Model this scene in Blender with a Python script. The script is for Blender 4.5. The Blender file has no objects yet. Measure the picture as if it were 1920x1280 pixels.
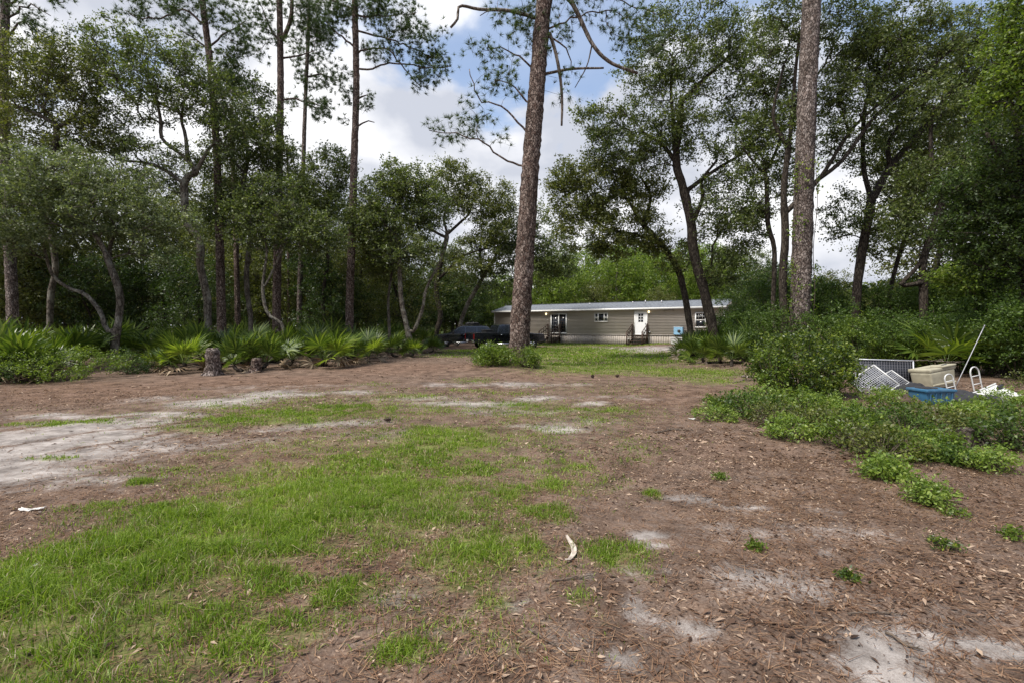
import bpy, bmesh, math, random
import numpy as np
from mathutils import Vector, Matrix, Euler

random.seed(7)
RNG = np.random.default_rng(11)
sc = bpy.context.scene
COL = sc.collection
R = math.radians
PI = math.pi

# ------------------------------------------------------------------ camera
FPX, CX, CY, HORIZON, CAMZ = 907.0, 960.0, 640.0, 612.0, 1.6
PITCH = math.atan((CY - HORIZON) / FPX)
cam_data = bpy.data.cameras.new('camera')
cam_data.sensor_width = 36.0
cam_data.lens = 36.0 * FPX / 1920.0
cam_data.clip_start = 0.05
cam_data.clip_end = 3000
cam = bpy.data.objects.new('camera', cam_data)
COL.objects.link(cam)
cam.location = (0, 0, CAMZ)
cam.rotation_euler = (PI / 2 - PITCH, 0, 0)
sc.camera = cam

# ------------------------------------------------------------------ sky, sun, exposure
SUN_EL, SUN_AZ = R(60), R(-125)          # azimuth clockwise from +Y
world = bpy.data.worlds.new('World')
sc.world = world
world.use_nodes = True
wn, wl = world.node_tree.nodes, world.node_tree.links
wn.clear()
w_out = wn.new('ShaderNodeOutputWorld')
w_bg = wn.new('ShaderNodeBackground')
w_bg.inputs['Strength'].default_value = 0.12
sky = wn.new('ShaderNodeTexSky')
sky.sky_type = 'NISHITA'
sky.sun_disc = False
sky.sun_elevation = SUN_EL
sky.sun_rotation = SUN_AZ
sky.air_density = 1.0
sky.dust_density = 0.6
w_tc = wn.new('ShaderNodeTexCoord')
w_map = wn.new('ShaderNodeMapping')
w_map.inputs['Location'].default_value = (0.2, 0.4, 0.3)
w_map.inputs['Scale'].default_value = (1.0, 1.0, 1.35)
wl.new(w_tc.outputs['Generated'], w_map.inputs['Vector'])
w_n1 = wn.new('ShaderNodeTexNoise')
w_n1.inputs['Scale'].default_value = 2.6
w_n1.inputs['Detail'].default_value = 9
w_n1.inputs['Roughness'].default_value = 0.52
w_n1.inputs['Distortion'].default_value = 0.25
wl.new(w_map.outputs['Vector'], w_n1.inputs['Vector'])
w_sep = wn.new('ShaderNodeSeparateXYZ')
wl.new(w_tc.outputs['Generated'], w_sep.inputs['Vector'])
w_low = wn.new('ShaderNodeMapRange')            # more cloud towards the horizon
w_low.inputs['From Min'].default_value = 0.15
w_low.inputs['From Max'].default_value = 0.62
w_low.inputs['To Min'].default_value = 0.22
w_low.inputs['To Max'].default_value = -0.02
wl.new(w_sep.outputs['Z'], w_low.inputs['Value'])
w_add = wn.new('ShaderNodeMath'); w_add.operation = 'ADD'
wl.new(w_n1.outputs['Fac'], w_add.inputs[0])
wl.new(w_low.outputs['Result'], w_add.inputs[1])
w_mask = wn.new('ShaderNodeMapRange'); w_mask.interpolation_type = 'SMOOTHSTEP'
w_mask.inputs['From Min'].default_value = 0.50
w_mask.inputs['From Max'].default_value = 0.585
w_mask.inputs['To Min'].default_value = 0.20
wl.new(w_add.outputs[0], w_mask.inputs['Value'])
w_map2 = wn.new('ShaderNodeMapping')
w_map2.inputs['Location'].default_value = (4.2, 1.0, 2.45)
w_map2.inputs['Scale'].default_value = (1.0, 1.0, 1.7)
wl.new(w_tc.outputs['Generated'], w_map2.inputs['Vector'])
w_n2 = wn.new('ShaderNodeTexNoise')
w_n2.inputs['Scale'].default_value = 3.4
w_n2.inputs['Detail'].default_value = 6
w_n2.inputs['Roughness'].default_value = 0.5
wl.new(w_map2.outputs['Vector'], w_n2.inputs['Vector'])
w_ramp = wn.new('ShaderNodeValToRGB')
w_ramp.color_ramp.elements[0].position = 0.40
w_ramp.color_ramp.elements[0].color = (0.56, 0.59, 0.67, 1)
w_ramp.color_ramp.elements[1].position = 0.60
w_ramp.color_ramp.elements[1].color = (1.0, 1.0, 1.02, 1)
wl.new(w_n2.outputs['Fac'], w_ramp.inputs['Fac'])
w_cl = wn.new('ShaderNodeVectorMath'); w_cl.operation = 'SCALE'
w_cl.inputs['Scale'].default_value = 5.2
wl.new(w_ramp.outputs['Color'], w_cl.inputs[0])
w_mix = wn.new('ShaderNodeMix'); w_mix.data_type = 'RGBA'
wl.new(w_mask.outputs['Result'], w_mix.inputs['Factor'])
wl.new(sky.outputs['Color'], w_mix.inputs['A'])
wl.new(w_cl.outputs['Vector'], w_mix.inputs['B'])
wl.new(w_mix.outputs['Result'], w_bg.inputs['Color'])
wl.new(w_bg.outputs['Background'], w_out.inputs['Surface'])

sun_data = bpy.data.lights.new('sun', 'SUN')
sun_data.energy = 3.4
sun_data.angle = R(18)
sun_data.color = (1.0, 0.95, 0.87)
sun = bpy.data.objects.new('sun', sun_data)
COL.objects.link(sun)
_sd = Vector((math.sin(SUN_AZ) * math.cos(SUN_EL), math.cos(SUN_AZ) * math.cos(SUN_EL), math.sin(SUN_EL)))
sun.rotation_euler = _sd.to_track_quat('Z', 'Y').to_euler()
sun.location = (0, 0, 40)

vs = sc.view_settings
vs.view_transform = 'Standard'
vs.look = 'None'
vs.exposure = 0.9
vs.gamma = 1.0
vs.use_curve_mapping = False
sc.cycles.max_bounces = 6
sc.cycles.diffuse_bounces = 3
sc.cycles.glossy_bounces = 2
sc.cycles.transmission_bounces = 4
sc.cycles.use_denoising = True

# ------------------------------------------------------------------ geometry helpers
_cp, _sp = math.cos(PITCH), math.sin(PITCH)

def at(px, py, Y):
    """point at distance Y in front of the camera, along the line of sight of (px, py)"""
    a, b = (px - CX) / FPX, (py - CY) / FPX
    d = np.array([a, _cp - b * _sp, -_sp - b * _cp])
    return np.array([0, 0, CAMZ]) + d * (Y / d[1])

def on_ground(px, py):
    a, b = (px - CX) / FPX, (py - CY) / FPX
    d = np.array([a, _cp - b * _sp, -_sp - b * _cp])
    p = np.array([0, 0, CAMZ]) + d * (-CAMZ / d[2])
    p[2] = 0
    return p

def hash2(ix, iy, s):
    h = np.sin(ix * 127.1 + iy * 311.7 + s * 74.7) * 43758.5453
    return h - np.floor(h)

def vnoise(x, y, s=0):
    ix, iy = np.floor(x), np.floor(y)
    fx, fy = x - ix, y - iy
    fx, fy = fx * fx * (3 - 2 * fx), fy * fy * (3 - 2 * fy)
    a, b = hash2(ix, iy, s), hash2(ix + 1, iy, s)
    c, d = hash2(ix, iy + 1, s), hash2(ix + 1, iy + 1, s)
    return (a * (1 - fx) + b * fx) * (1 - fy) + (c * (1 - fx) + d * fx) * fy

def fbm(x, y, s=0, oct=4):
    v, a, t = 0, 0.5, 0
    for i in range(oct):
        v = v + a * vnoise(x * 2 ** i, y * 2 ** i, s + i)
        t += a
        a *= 0.5
    return v / t

def gz(x, y):
    """ground height"""
    x, y = np.asarray(x, float), np.asarray(y, float)
    z = 0.10 * (fbm(x * 0.22, y * 0.22, 3, 3) - 0.5) + 0.035 * (fbm(x * 1.7, y * 1.7, 9, 3) - 0.5)
    for (mx, my, mr, mh) in MOUNDS:
        z = z + mh * np.exp(-((x - mx) ** 2 + (y - my) ** 2) / (mr * mr))
    # the drip-line bank under the thickets
    z = z + 0.22 / (1 + np.exp(-(x - 6.2 - 0.12 * y) * 1.4)) * (y > 0)
    # two shallow wheel ruts in the sandy drive
    return z
_pb = at(975, 640, 18.6)
MOUNDS = [(_pb[0] - 0.3, _pb[1] - 0.2, 1.6, 0.22)]

def link(o):
    COL.objects.link(o)
    return o

def np_mesh(name, V, F, mat=None, smooth=False):
    V = np.ascontiguousarray(V, dtype=np.float32)
    me = bpy.data.meshes.new(name)
    if isinstance(F, (list, tuple)):
        Fs = [np.asarray(f, dtype=np.int32) for f in F if len(f)]
    else:
        Fs = [np.asarray(F, dtype=np.int32)]
    nl = sum(f.size for f in Fs)
    nf = sum(len(f) for f in Fs)
    me.vertices.add(len(V))
    me.vertices.foreach_set('co', V.ravel())
    me.loops.add(nl)
    me.loops.foreach_set('vertex_index', np.concatenate([f.ravel() for f in Fs]))
    me.polygons.add(nf)
    tot = np.concatenate([np.full(len(f), f.shape[1], np.int32) for f in Fs])
    st = np.concatenate([[0], np.cumsum(tot)[:-1]]).astype(np.int32)
    me.polygons.foreach_set('loop_start', st)
    me.polygons.foreach_set('loop_total', tot)
    if smooth:
        me.polygons.foreach_set('use_smooth', np.ones(nf, bool))
    me.update(calc_edges=True)
    if mat:
        me.materials.append(mat)
    return me

def mobj(name, me, parent=None, loc=None, rot=None):
    o = bpy.data.objects.new(name, me)
    link(o)
    if parent is not None:
        o.parent = parent
    if loc is not None:
        o.location = loc
    if rot is not None:
        o.rotation_euler = rot
    return o

def tag(o, label, cat, group=None):
    o['label'] = label
    o['category'] = cat
    if group:
        o['group'] = group
    return o

def thing(name, label, cat, loc=(0, 0, 0), rotz=0.0, group=None):
    o = bpy.data.objects.new(name, None)
    o.empty_display_size = 0.2
    link(o)
    o.location = loc
    o.rotation_euler = (0, 0, rotz)
    return tag(o, label, cat, group)

def struct(o):
    o['kind'] = 'structure'
    return o

def stuff(o, label, cat):
    o['kind'] = 'stuff'
    o['label'] = label
    o['category'] = cat
    return o

class Geo:
    """collects tubes, boxes and leaves into one mesh"""
    def __init__(s):
        s.V, s.Q, s.T, s.n = [], [], [], 0
    def add(s, V, Q=None, T=None):
        V = np.asarray(V, float)
        if Q is not None and len(Q):
            s.Q.append(np.asarray(Q) + s.n)
        if T is not None and len(T):
            s.T.append(np.asarray(T) + s.n)
        s.V.append(V)
        s.n += len(V)
    def tube(s, P, Rr, sides=6, cap=True, jit=0.0, rng=None):
        P = np.asarray(P, float)
        n = len(P)
        Rr = np.broadcast_to(np.asarray(Rr, float), (n,))
        t = np.gradient(P, axis=0)
        t /= np.linalg.norm(t, axis=1)[:, None] + 1e-9
        m = np.abs(t.mean(0))
        ref = np.eye(3)[int(np.argmin(m))]
        u = np.cross(t, ref); u /= np.linalg.norm(u, axis=1)[:, None] + 1e-9
        v = np.cross(t, u)
        a = np.arange(sides) * 2 * PI / sides
        rr = Rr[:, None] * np.ones((1, sides))
        if jit and rng is not None:
            rr = rr * (1 + jit * rng.normal(size=(n, sides)))
        ring = P[:, None, :] + rr[:, :, None] * (np.cos(a)[None, :, None] * u[:, None, :] + np.sin(a)[None, :, None] * v[:, None, :])
        V = ring.reshape(-1, 3)
        i = np.arange(n - 1)[:, None] * sides
        j = np.arange(sides)[None, :]
        k = (j + 1) % sides
        Q = np.stack([i + j, i + k, i + sides + k, i + sides + j], -1).reshape(-1, 4)
        T = None
        if cap:
            V = np.concatenate([V, P[-1:], P[:1]])
            e = (n - 1) * sides
            jj = np.arange(sides); kk = (jj + 1) % sides
            T = np.concatenate([np.stack([e + jj, e + kk, np.full(sides, n * sides)], -1),
                                np.stack([kk, jj, np.full(sides, n * sides + 1)], -1)])
        s.add(V, Q, T)
    def box(s, c, size, M=None):
        c = np.asarray(c, float); h = np.asarray(size, float) / 2
        sg = np.array([[-1, -1, -1], [1, -1, -1], [1, 1, -1], [-1, 1, -1], [-1, -1, 1], [1, -1, 1], [1, 1, 1], [-1, 1, 1]], float)
        V = sg * h
        if M is not None:
            V = V @ np.array(M).T
        V = V + c
        s.add(V, [[0, 3, 2, 1], [4, 5, 6, 7], [0, 1, 5, 4], [1, 2, 6, 5], [2, 3, 7, 6], [3, 0, 4, 7]])
    def mesh(s, name, mat=None, smooth=False):
        V = np.concatenate(s.V) if s.V else np.zeros((0, 3))
        F = []
        if s.Q: F.append(np.concatenate(s.Q))
        if s.T: F.append(np.concatenate(s.T))
        return np_mesh(name, V, F, mat, smooth)

def bevel_box_mesh(name, size, mat, bevel=0.02, seg=2, taper=1.0):
    bm = bmesh.new()
    bmesh.ops.create_cube(bm, size=1)
    for v in bm.verts:
        k = taper if v.co.z < 0 else 1.0
        v.co.x *= size[0] * k; v.co.y *= size[1] * k; v.co.z *= size[2]
    bmesh.ops.bevel(bm, geom=bm.edges[:], offset=bevel, segments=seg, affect='EDGES', profile=0.6)
    me = bpy.data.meshes.new(name)
    bm.to_mesh(me); bm.free()
    me.materials.append(mat)
    for p in me.polygons: p.use_smooth = False
    return me

def unit(v):
    return v / (np.linalg.norm(v, axis=-1, keepdims=True) + 1e-9)

def leaf_quads(C, L, ratio, rng, up=0.5, fold=0.18, D=None):
    """diamond leaves: C centres (N,3), L lengths (N,)"""
    N = len(C)
    nrm = unit(rng.normal(size=(N, 3)) + np.array([0, 0, up]))
    d = rng.normal(size=(N, 3)) if D is None else D
    d = unit(d - nrm * (d * nrm).sum(1)[:, None])
    w = np.cross(nrm, d)
    L = L[:, None]
    W = L * ratio * 0.5
    base = C - d * L * 0.5
    tip = C + d * L * 0.5 - nrm * L * 0.12
    midl = C + w * W + nrm * W * fold - d * L * 0.06
    midr = C - w * W + nrm * W * fold - d * L * 0.06
    V = np.stack([base, midr, tip, midl], 1).reshape(-1, 3)
    F = np.arange(N * 4).reshape(N, 4)
    return V, F

# ------------------------------------------------------------------ materials
def new_mat(name):
    m = bpy.data.materials.new(name)
    m.use_nodes = True
    nt = m.node_tree
    b = nt.nodes['Principled BSDF']
    return m, nt.nodes, nt.links, b

def ramp(n, stops):
    r = n.new('ShaderNodeValToRGB')
    e = r.color_ramp.elements
    while len(e) > 1: e.remove(e[0])
    e[0].position = stops[0][0]; e[0].color = (*stops[0][1], 1)
    for p, c in stops[1:]:
        x = e.new(p); x.color = (*c, 1)
    return r

def plain(name, col, rough=0.6, metal=0.0, noise=0.12, nscale=8.0, dirt=None, bump=0.0):
    m, n, l, b = new_mat(name)
    tc = n.new('ShaderNodeTexCoord')
    t = n.new('ShaderNodeTexNoise')
    t.inputs['Scale'].default_value = nscale; t.inputs['Detail'].default_value = 6
    l.new(tc.outputs['Object'], t.inputs['Vector'])
    lo = tuple(c * (1 - noise * 1.6) for c in col); hi = tuple(min(1, c * (1 + noise)) for c in col)
    r = ramp(n, [(0.3, lo), (0.7, hi)])
    l.new(t.outputs['Fac'], r.inputs['Fac'])
    out = r.outputs['Color']
    if dirt:
        t2 = n.new('ShaderNodeTexNoise'); t2.inputs['Scale'].default_value = nscale * 0.5; t2.inputs['Detail'].default_value = 8
        t2.inputs['Roughness'].default_value = 0.7
        l.new(tc.outputs['Object'], t2.inputs['Vector'])
        mr = n.new('ShaderNodeMapRange'); mr.inputs['From Min'].default_value = 0.5; mr.inputs['From Max'].default_value = 0.72
        mr.inputs['To Max'].default_value = 0.7
        l.new(t2.outputs['Fac'], mr.inputs['Value'])
        mx = n.new('ShaderNodeMix'); mx.data_type = 'RGBA'
        l.new(mr.outputs['Result'], mx.inputs['Factor']); l.new(out, mx.inputs['A'])
        mx.inputs['B'].default_value = (*dirt, 1)
        out = mx.outputs['Result']
    l.new(out, b.inputs['Base Color'])
    b.inputs['Roughness'].default_value = rough
    b.inputs['Metallic'].default_value = metal
    if bump:
        bp = n.new('ShaderNodeBump'); bp.inputs['Strength'].default_value = bump; bp.inputs['Distance'].default_value = 0.02
        l.new(t.outputs['Fac'], bp.inputs['Height']); l.new(bp.outputs['Normal'], b.inputs['Normal'])
    return m

def leaf_mat(name, dark, mid, light, trans=0.35, rough=0.45, spec=0.45, tcol=None, vary=0.35):
    """leaf colour varies leaf by leaf and, weakly, from bough to bough"""
    m, n, l, b = new_mat(name)
    g = n.new('ShaderNodeNewGeometry')
    r = ramp(n, [(0.0, dark), (0.55, mid), (1.0, light)])
    tc = n.new('ShaderNodeTexCoord')
    t = n.new('ShaderNodeTexNoise'); t.inputs['Scale'].default_value = 0.55; t.inputs['Detail'].default_value = 2
    l.new(tc.outputs['Object'], t.inputs['Vector'])
    ma = n.new('ShaderNodeMath'); ma.operation = 'MULTIPLY_ADD'
    ma.inputs[1].default_value = vary * 2.4; ma.inputs[2].default_value = -vary * 1.2
    l.new(t.outputs['Fac'], ma.inputs[0])
    ad = n.new('ShaderNodeMath'); ad.operation = 'ADD'; ad.use_clamp = True
    l.new(g.outputs['Random Per Island'], ad.inputs[0]); l.new(ma.outputs[0], ad.inputs[1])
    l.new(ad.outputs[0], r.inputs['Fac'])
    l.new(r.outputs['Color'], b.inputs['Base Color'])
    b.inputs['Roughness'].default_value = rough
    b.inputs['Specular IOR Level'].default_value = spec
    tr = n.new('ShaderNodeBsdfTranslucent')
    tm = n.new('ShaderNodeMix'); tm.data_type = 'RGBA'; tm.blend_type = 'MULTIPLY'
    tm.inputs['Factor'].default_value = 1.0
    tm.inputs['B'].default_value = (*(tcol or (1.5, 1.6, 0.7)), 1)
    l.new(r.outputs['Color'], tm.inputs['A'])
    l.new(tm.outputs['Result'], tr.inputs['Color'])
    mix = n.new('ShaderNodeMixShader'); mix.inputs['Fac'].default_value = trans
    out = n['Material Output'] if 'Material Output' in n else n.new('ShaderNodeOutputMaterial')
    l.new(b.outputs['BSDF'], mix.inputs[1]); l.new(tr.outputs['BSDF'], mix.inputs[2])
    l.new(mix.outputs['Shader'], out.inputs['Surface'])
    return m

def bark_mat(name, crack, base, light, scale=9.0, zs=0.45, lich=None, bump=0.8):
    m, n, l, b = new_mat(name)
    tc = n.new('ShaderNodeTexCoord')
    mp = n.new('ShaderNodeMapping'); mp.inputs['Scale'].default_value = (1, 1, zs)
    l.new(tc.outputs['Object'], mp.inputs['Vector'])
    nz = n.new('ShaderNodeTexNoise'); nz.inputs['Scale'].default_value = scale * 0.8; nz.inputs['Detail'].default_value = 4
    l.new(mp.outputs['Vector'], nz.inputs['Vector'])
    mx = n.new('ShaderNodeMix'); mx.data_type = 'RGBA'; mx.inputs['Factor'].default_value = 0.12
    l.new(mp.outputs['Vector'], mx.inputs['A']); l.new(nz.outputs['Color'], mx.inputs['B'])
    v = n.new('ShaderNodeTexVoronoi'); v.feature = 'DISTANCE_TO_EDGE'; v.inputs['Scale'].default_value = scale
    l.new(mx.outputs['Result'], v.inputs['Vector'])
    v2 = n.new('ShaderNodeTexVoronoi'); v2.inputs['Scale'].default_value = scale
    l.new(mx.outputs['Result'], v2.inputs['Vector'])
    sepc = n.new('ShaderNodeSeparateColor'); l.new(v2.outputs['Color'], sepc.inputs['Color'])
    r = ramp(n, [(0.0, base), (0.55, tuple((a + c) / 2 for a, c in zip(base, light))), (1.0, light)])
    l.new(sepc.outputs['Red'], r.inputs['Fac'])
    mr = n.new('ShaderNodeMapRange'); mr.inputs['From Min'].default_value = 0.02; mr.inputs['From Max'].default_value = 0.16
    l.new(v.outputs['Distance'], mr.inputs['Value'])
    c2 = n.new('ShaderNodeMix'); c2.data_type = 'RGBA'
    c2.inputs['A'].default_value = (*crack, 1)
    l.new(mr.outputs['Result'], c2.inputs['Factor']); l.new(r.outputs['Color'], c2.inputs['B'])
    out = c2.outputs['Result']
    if lich:
        t3 = n.new('ShaderNodeTexNoise'); t3.inputs['Scale'].default_value = 3.0; t3.inputs['Detail'].default_value = 8
        t3.inputs['Roughness'].default_value = 0.75
        l.new(tc.outputs['Object'], t3.inputs['Vector'])
        m3 = n.new('ShaderNodeMapRange'); m3.inputs['From Min'].default_value = 0.48; m3.inputs['From Max'].default_value = 0.62
        m3.inputs['To Max'].default_value = 0.75
        l.new(t3.outputs['Fac'], m3.inputs['Value'])
        c3 = n.new('ShaderNodeMix'); c3.data_type = 'RGBA'
        l.new(m3.outputs['Result'], c3.inputs['Factor']); l.new(out, c3.inputs['A'])
        c3.inputs['B'].default_value = (*lich, 1)
        out = c3.outputs['Result']
    t4 = n.new('ShaderNodeTexNoise'); t4.inputs['Scale'].default_value = 1.6; t4.inputs['Detail'].default_value = 5
    l.new(tc.outputs['Object'], t4.inputs['Vector'])
    r4 = ramp(n, [(0.32, (0.70, 0.68, 0.66)), (0.68, (1.22, 1.2, 1.2))]); l.new(t4.outputs['Fac'], r4.inputs['Fac'])
    c4 = n.new('ShaderNodeMix'); c4.data_type = 'RGBA'; c4.blend_type = 'MULTIPLY'; c4.inputs['Factor'].default_value = 1.0
    l.new(out, c4.inputs['A']); l.new(r4.outputs['Color'], c4.inputs['B']); out = c4.outputs['Result']
    l.new(out, b.inputs['Base Color'])
    b.inputs['Roughness'].default_value = 0.9
    b.inputs['Specular IOR Level'].default_value = 0.15
    bp = n.new('ShaderNodeBump'); bp.inputs['Strength'].default_value = bump; bp.inputs['Distance'].default_value = 0.03
    l.new(mr.outputs['Result'], bp.inputs['Height']); l.new(bp.outputs['Normal'], b.inputs['Normal'])
    return m

M = {}
M['oak_leaf'] = leaf_mat('oak_leaf', (0.034, 0.052, 0.014), (0.086, 0.118, 0.030), (0.18, 0.205, 0.074), spec=0.4)
M['oak_leaf_grey'] = leaf_mat('oak_leaf_grey', (0.054, 0.076, 0.032), (0.125, 0.158, 0.068), (0.24, 0.265, 0.14), spec=0.45)
M['oak_leaf_olive'] = leaf_mat('oak_leaf_olive', (0.042, 0.056, 0.013), (0.102, 0.122, 0.028), (0.19, 0.195, 0.056), spec=.4)
M['leaf_bright'] = leaf_mat('leaf_bright', (0.062, 0.105, 0.014), (0.125, 0.19, 0.026), (0.23, 0.27, 0.06), trans=0.45, spec=.4)
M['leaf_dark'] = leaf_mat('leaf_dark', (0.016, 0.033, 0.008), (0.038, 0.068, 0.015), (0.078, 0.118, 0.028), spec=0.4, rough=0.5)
M['leaf_mid'] = leaf_mat('leaf_mid', (0.018, 0.036, 0.008), (0.046, 0.080, 0.016), (0.10, 0.145, 0.032), trans=.38, spec=0.4, rough=0.5)
M['thicket_leaf'] = leaf_mat('thicket_leaf', (0.026, 0.052, 0.009), (0.062, 0.108, 0.018), (0.13, 0.19, 0.038), trans=.4, spec=0.4, rough=0.5)
M['shrub_leaf'] = leaf_mat('shrub_leaf', (0.042, 0.074, 0.009), (0.100, 0.155, 0.020), (0.20, 0.26, 0.040), trans=0.4, spec=.4)
M['blueberry_leaf'] = leaf_mat('blueberry_leaf', (0.080, 0.130, 0.022), (0.160, 0.235, 0.040), (0.28, 0.34, 0.080), trans=0.4, spec=.4)
M['waxy_leaf'] = leaf_mat('waxy_leaf', (0.022, 0.042, 0.008), (0.060, 0.098, 0.013), (0.19, 0.23, 0.026), spec=0.45, rough=0.42)
M['needle'] = leaf_mat('pine_needle', (0.022, 0.042, 0.013), (0.052, 0.086, 0.024), (0.10, 0.145, 0.042), trans=0.25, spec=.35)
M['palm'] = leaf_mat('palm_leaf', (0.036, 0.066, 0.010), (0.082, 0.13, 0.018), (0.16, 0.205, 0.036), trans=0.3, spec=0.5, rough=0.42)
M['palm_yellow'] = leaf_mat('palm_leaf_young', (0.085, 0.13, 0.016), (0.160, 0.215, 0.026), (0.25, 0.30, 0.055), trans=0.4)
M['palm_dead'] = leaf_mat('palm_leaf_dead', (0.11, 0.075, 0.045), (0.22, 0.155, 0.10), (0.36, 0.28, 0.19), trans=0.15, tcol=(1.1, 0.9, 0.7))
M['grass'] = leaf_mat('grass_blade', (0.070, 0.122, 0.009), (0.155, 0.240, 0.022), (0.29, 0.36, 0.070), trans=0.4, vary=0.5, spec=.3)
M['grass_dry'] = leaf_mat('grass_dry', (0.18, 0.145, 0.075), (0.31, 0.25, 0.135), (0.44, 0.37, 0.22), trans=0.3, tcol=(1.1, 1.0, 0.8))
M['litter'] = leaf_mat('leaf_litter', (0.040, 0.024, 0.016), (0.15, 0.090, 0.058), (0.46, 0.345, 0.25), trans=0.1, tcol=(1.1, 0.9, 0.7), vary=0.2, spec=.25)
M['needle_dry'] = leaf_mat('needle_dry', (0.075, 0.035, 0.018), (0.17, 0.088, 0.046), (0.30, 0.19, 0.11), trans=0.0, vary=0.2)
M['pine_bark'] = bark_mat('pine_bark', (0.028, 0.018, 0.015), (0.098, 0.062, 0.049), (0.31, 0.25, 0.215), scale=17, zs=0.55)
M['pine_bark_grey'] = bark_mat('pine_bark_grey', (0.035, 0.026, 0.022), (0.115, 0.086, 0.072), (0.32, 0.275, 0.25), scale=18, zs=0.55)
M['oak_bark'] = bark_mat('oak_bark', (0.030, 0.024, 0.019), (0.085, 0.070, 0.055), (0.16, 0.14, 0.115), scale=16, zs=0.3, lich=(0.24, 0.235, 0.20), bump=0.5)
M['oak_bark_dark'] = bark_mat('oak_bark_dark', (0.016, 0.012, 0.010), (0.045, 0.036, 0.028), (0.085, 0.072, 0.058), scale=16, zs=0.3, bump=0.5)
M['dead_wood'] = bark_mat('dead_wood', (0.05, 0.038, 0.03), (0.13, 0.105, 0.085), (0.26, 0.23, 0.20), scale=14, zs=0.2, bump=0.4)
M['twig'] = plain('twig', (0.10, 0.075, 0.055), 0.9, noise=0.3, nscale=30)

# ------------------------------------------------------------------ ground
def blob_list(spec):
    """patches listed by where their middle and half-axes fall on the ground, turned into metres"""
    out = []
    for px, py, rx, ry, st in spec:
        c = on_ground(px, py)
        hx = rx / FPX * c[1]
        y0, y1 = on_ground(px, max(py - ry, 622))[1], on_ground(px, py + ry)[1]
        out.append((c[0], 0.5 * (y0 + y1), hx, max(0.5 * abs(y0 - y1), 0.05), st))
    return out

SAND = blob_list([
    (60, 825, 300, 38, 1.15), (-60, 880, 260, 55, 1.3), (180, 795, 190, 16, .95), (120, 905, 200, 22, .7), (300, 840, 140, 20, .6),
    (420, 752, 110, 10, 1.0), (520, 738, 100, 7, .9), (300, 775, 110, 8, .8), (120, 778, 110, 7, .7), (230, 850, 90, 14, .7),
    (640, 790, 120, 9, .65), (800, 745, 220, 9, .55), (1000, 770, 200, 9, .5), (700, 815, 160, 12, .5), (1120, 790, 120, 10, .5), (420, 830, 160, 16, .5), (560, 725, 160, 6, .5), (1180, 745, 120, 7, .5), (1000, 745, 120, 6, .6), (350, 745, 120, 7, .6), (820, 720, 140, 5, .5), (1250, 1090, 120, 30, .5), (1500, 1100, 160, 40, .5), (1400, 1000, 140, 24, .45), (1760, 1150, 120, 30, .5), (1080, 1200, 120, 40, .5), (1450, 1240, 110, 30, .5), (1600, 990, 120, 20, .45), (520, 800, 120, 10, .55), (640, 735, 100, 5, .7), (870, 755, 120, 7, .9), (780, 765, 70, 6, .6), (960, 718, 110, 5, .75),
    (1040, 805, 60, 9, 1.0), (980, 800, 40, 7, .8), (1130, 755, 60, 6, .95), (1130, 742, 40, 4, .6), (1180, 657, 130, 6, 1.1), (1080, 720, 60, 4, .6),
    (1640, 1225, 100, 55, 1.6), (1590, 1190, 60, 24, 1.3), (1720, 1190, 90, 28, 1.0), (1860, 1215, 80, 30, 1.25), (1700, 1270, 110, 26, 1.4),
    (1250, 1005, 42, 15, 1.15), (1270, 1030, 40, 10, .9), (1300, 1180, 80, 26, 1.0), (1210, 1150, 46, 22, 1.2), (1160, 1245, 45, 36, 1.1), (1415, 1210, 22, 12, .9),
    (1560, 1028, 35, 9, .8), (1440, 1085, 60, 18, .7), (1650, 1035, 35, 9, .6), (1290, 935, 40, 8, .65), (1380, 945, 45, 9, .6), (1520, 950, 60, 9, .55), (1110, 1095, 45, 10, .6),
    (960, 1150, 25, 14, .8), (680, 1070, 22, 12, .7), (740, 1130, 60, 16, .55), (660, 1190, 25, 10, .5), (790, 1205, 20, 10, .7), (970, 1255, 25, 18, .6)])
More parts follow.
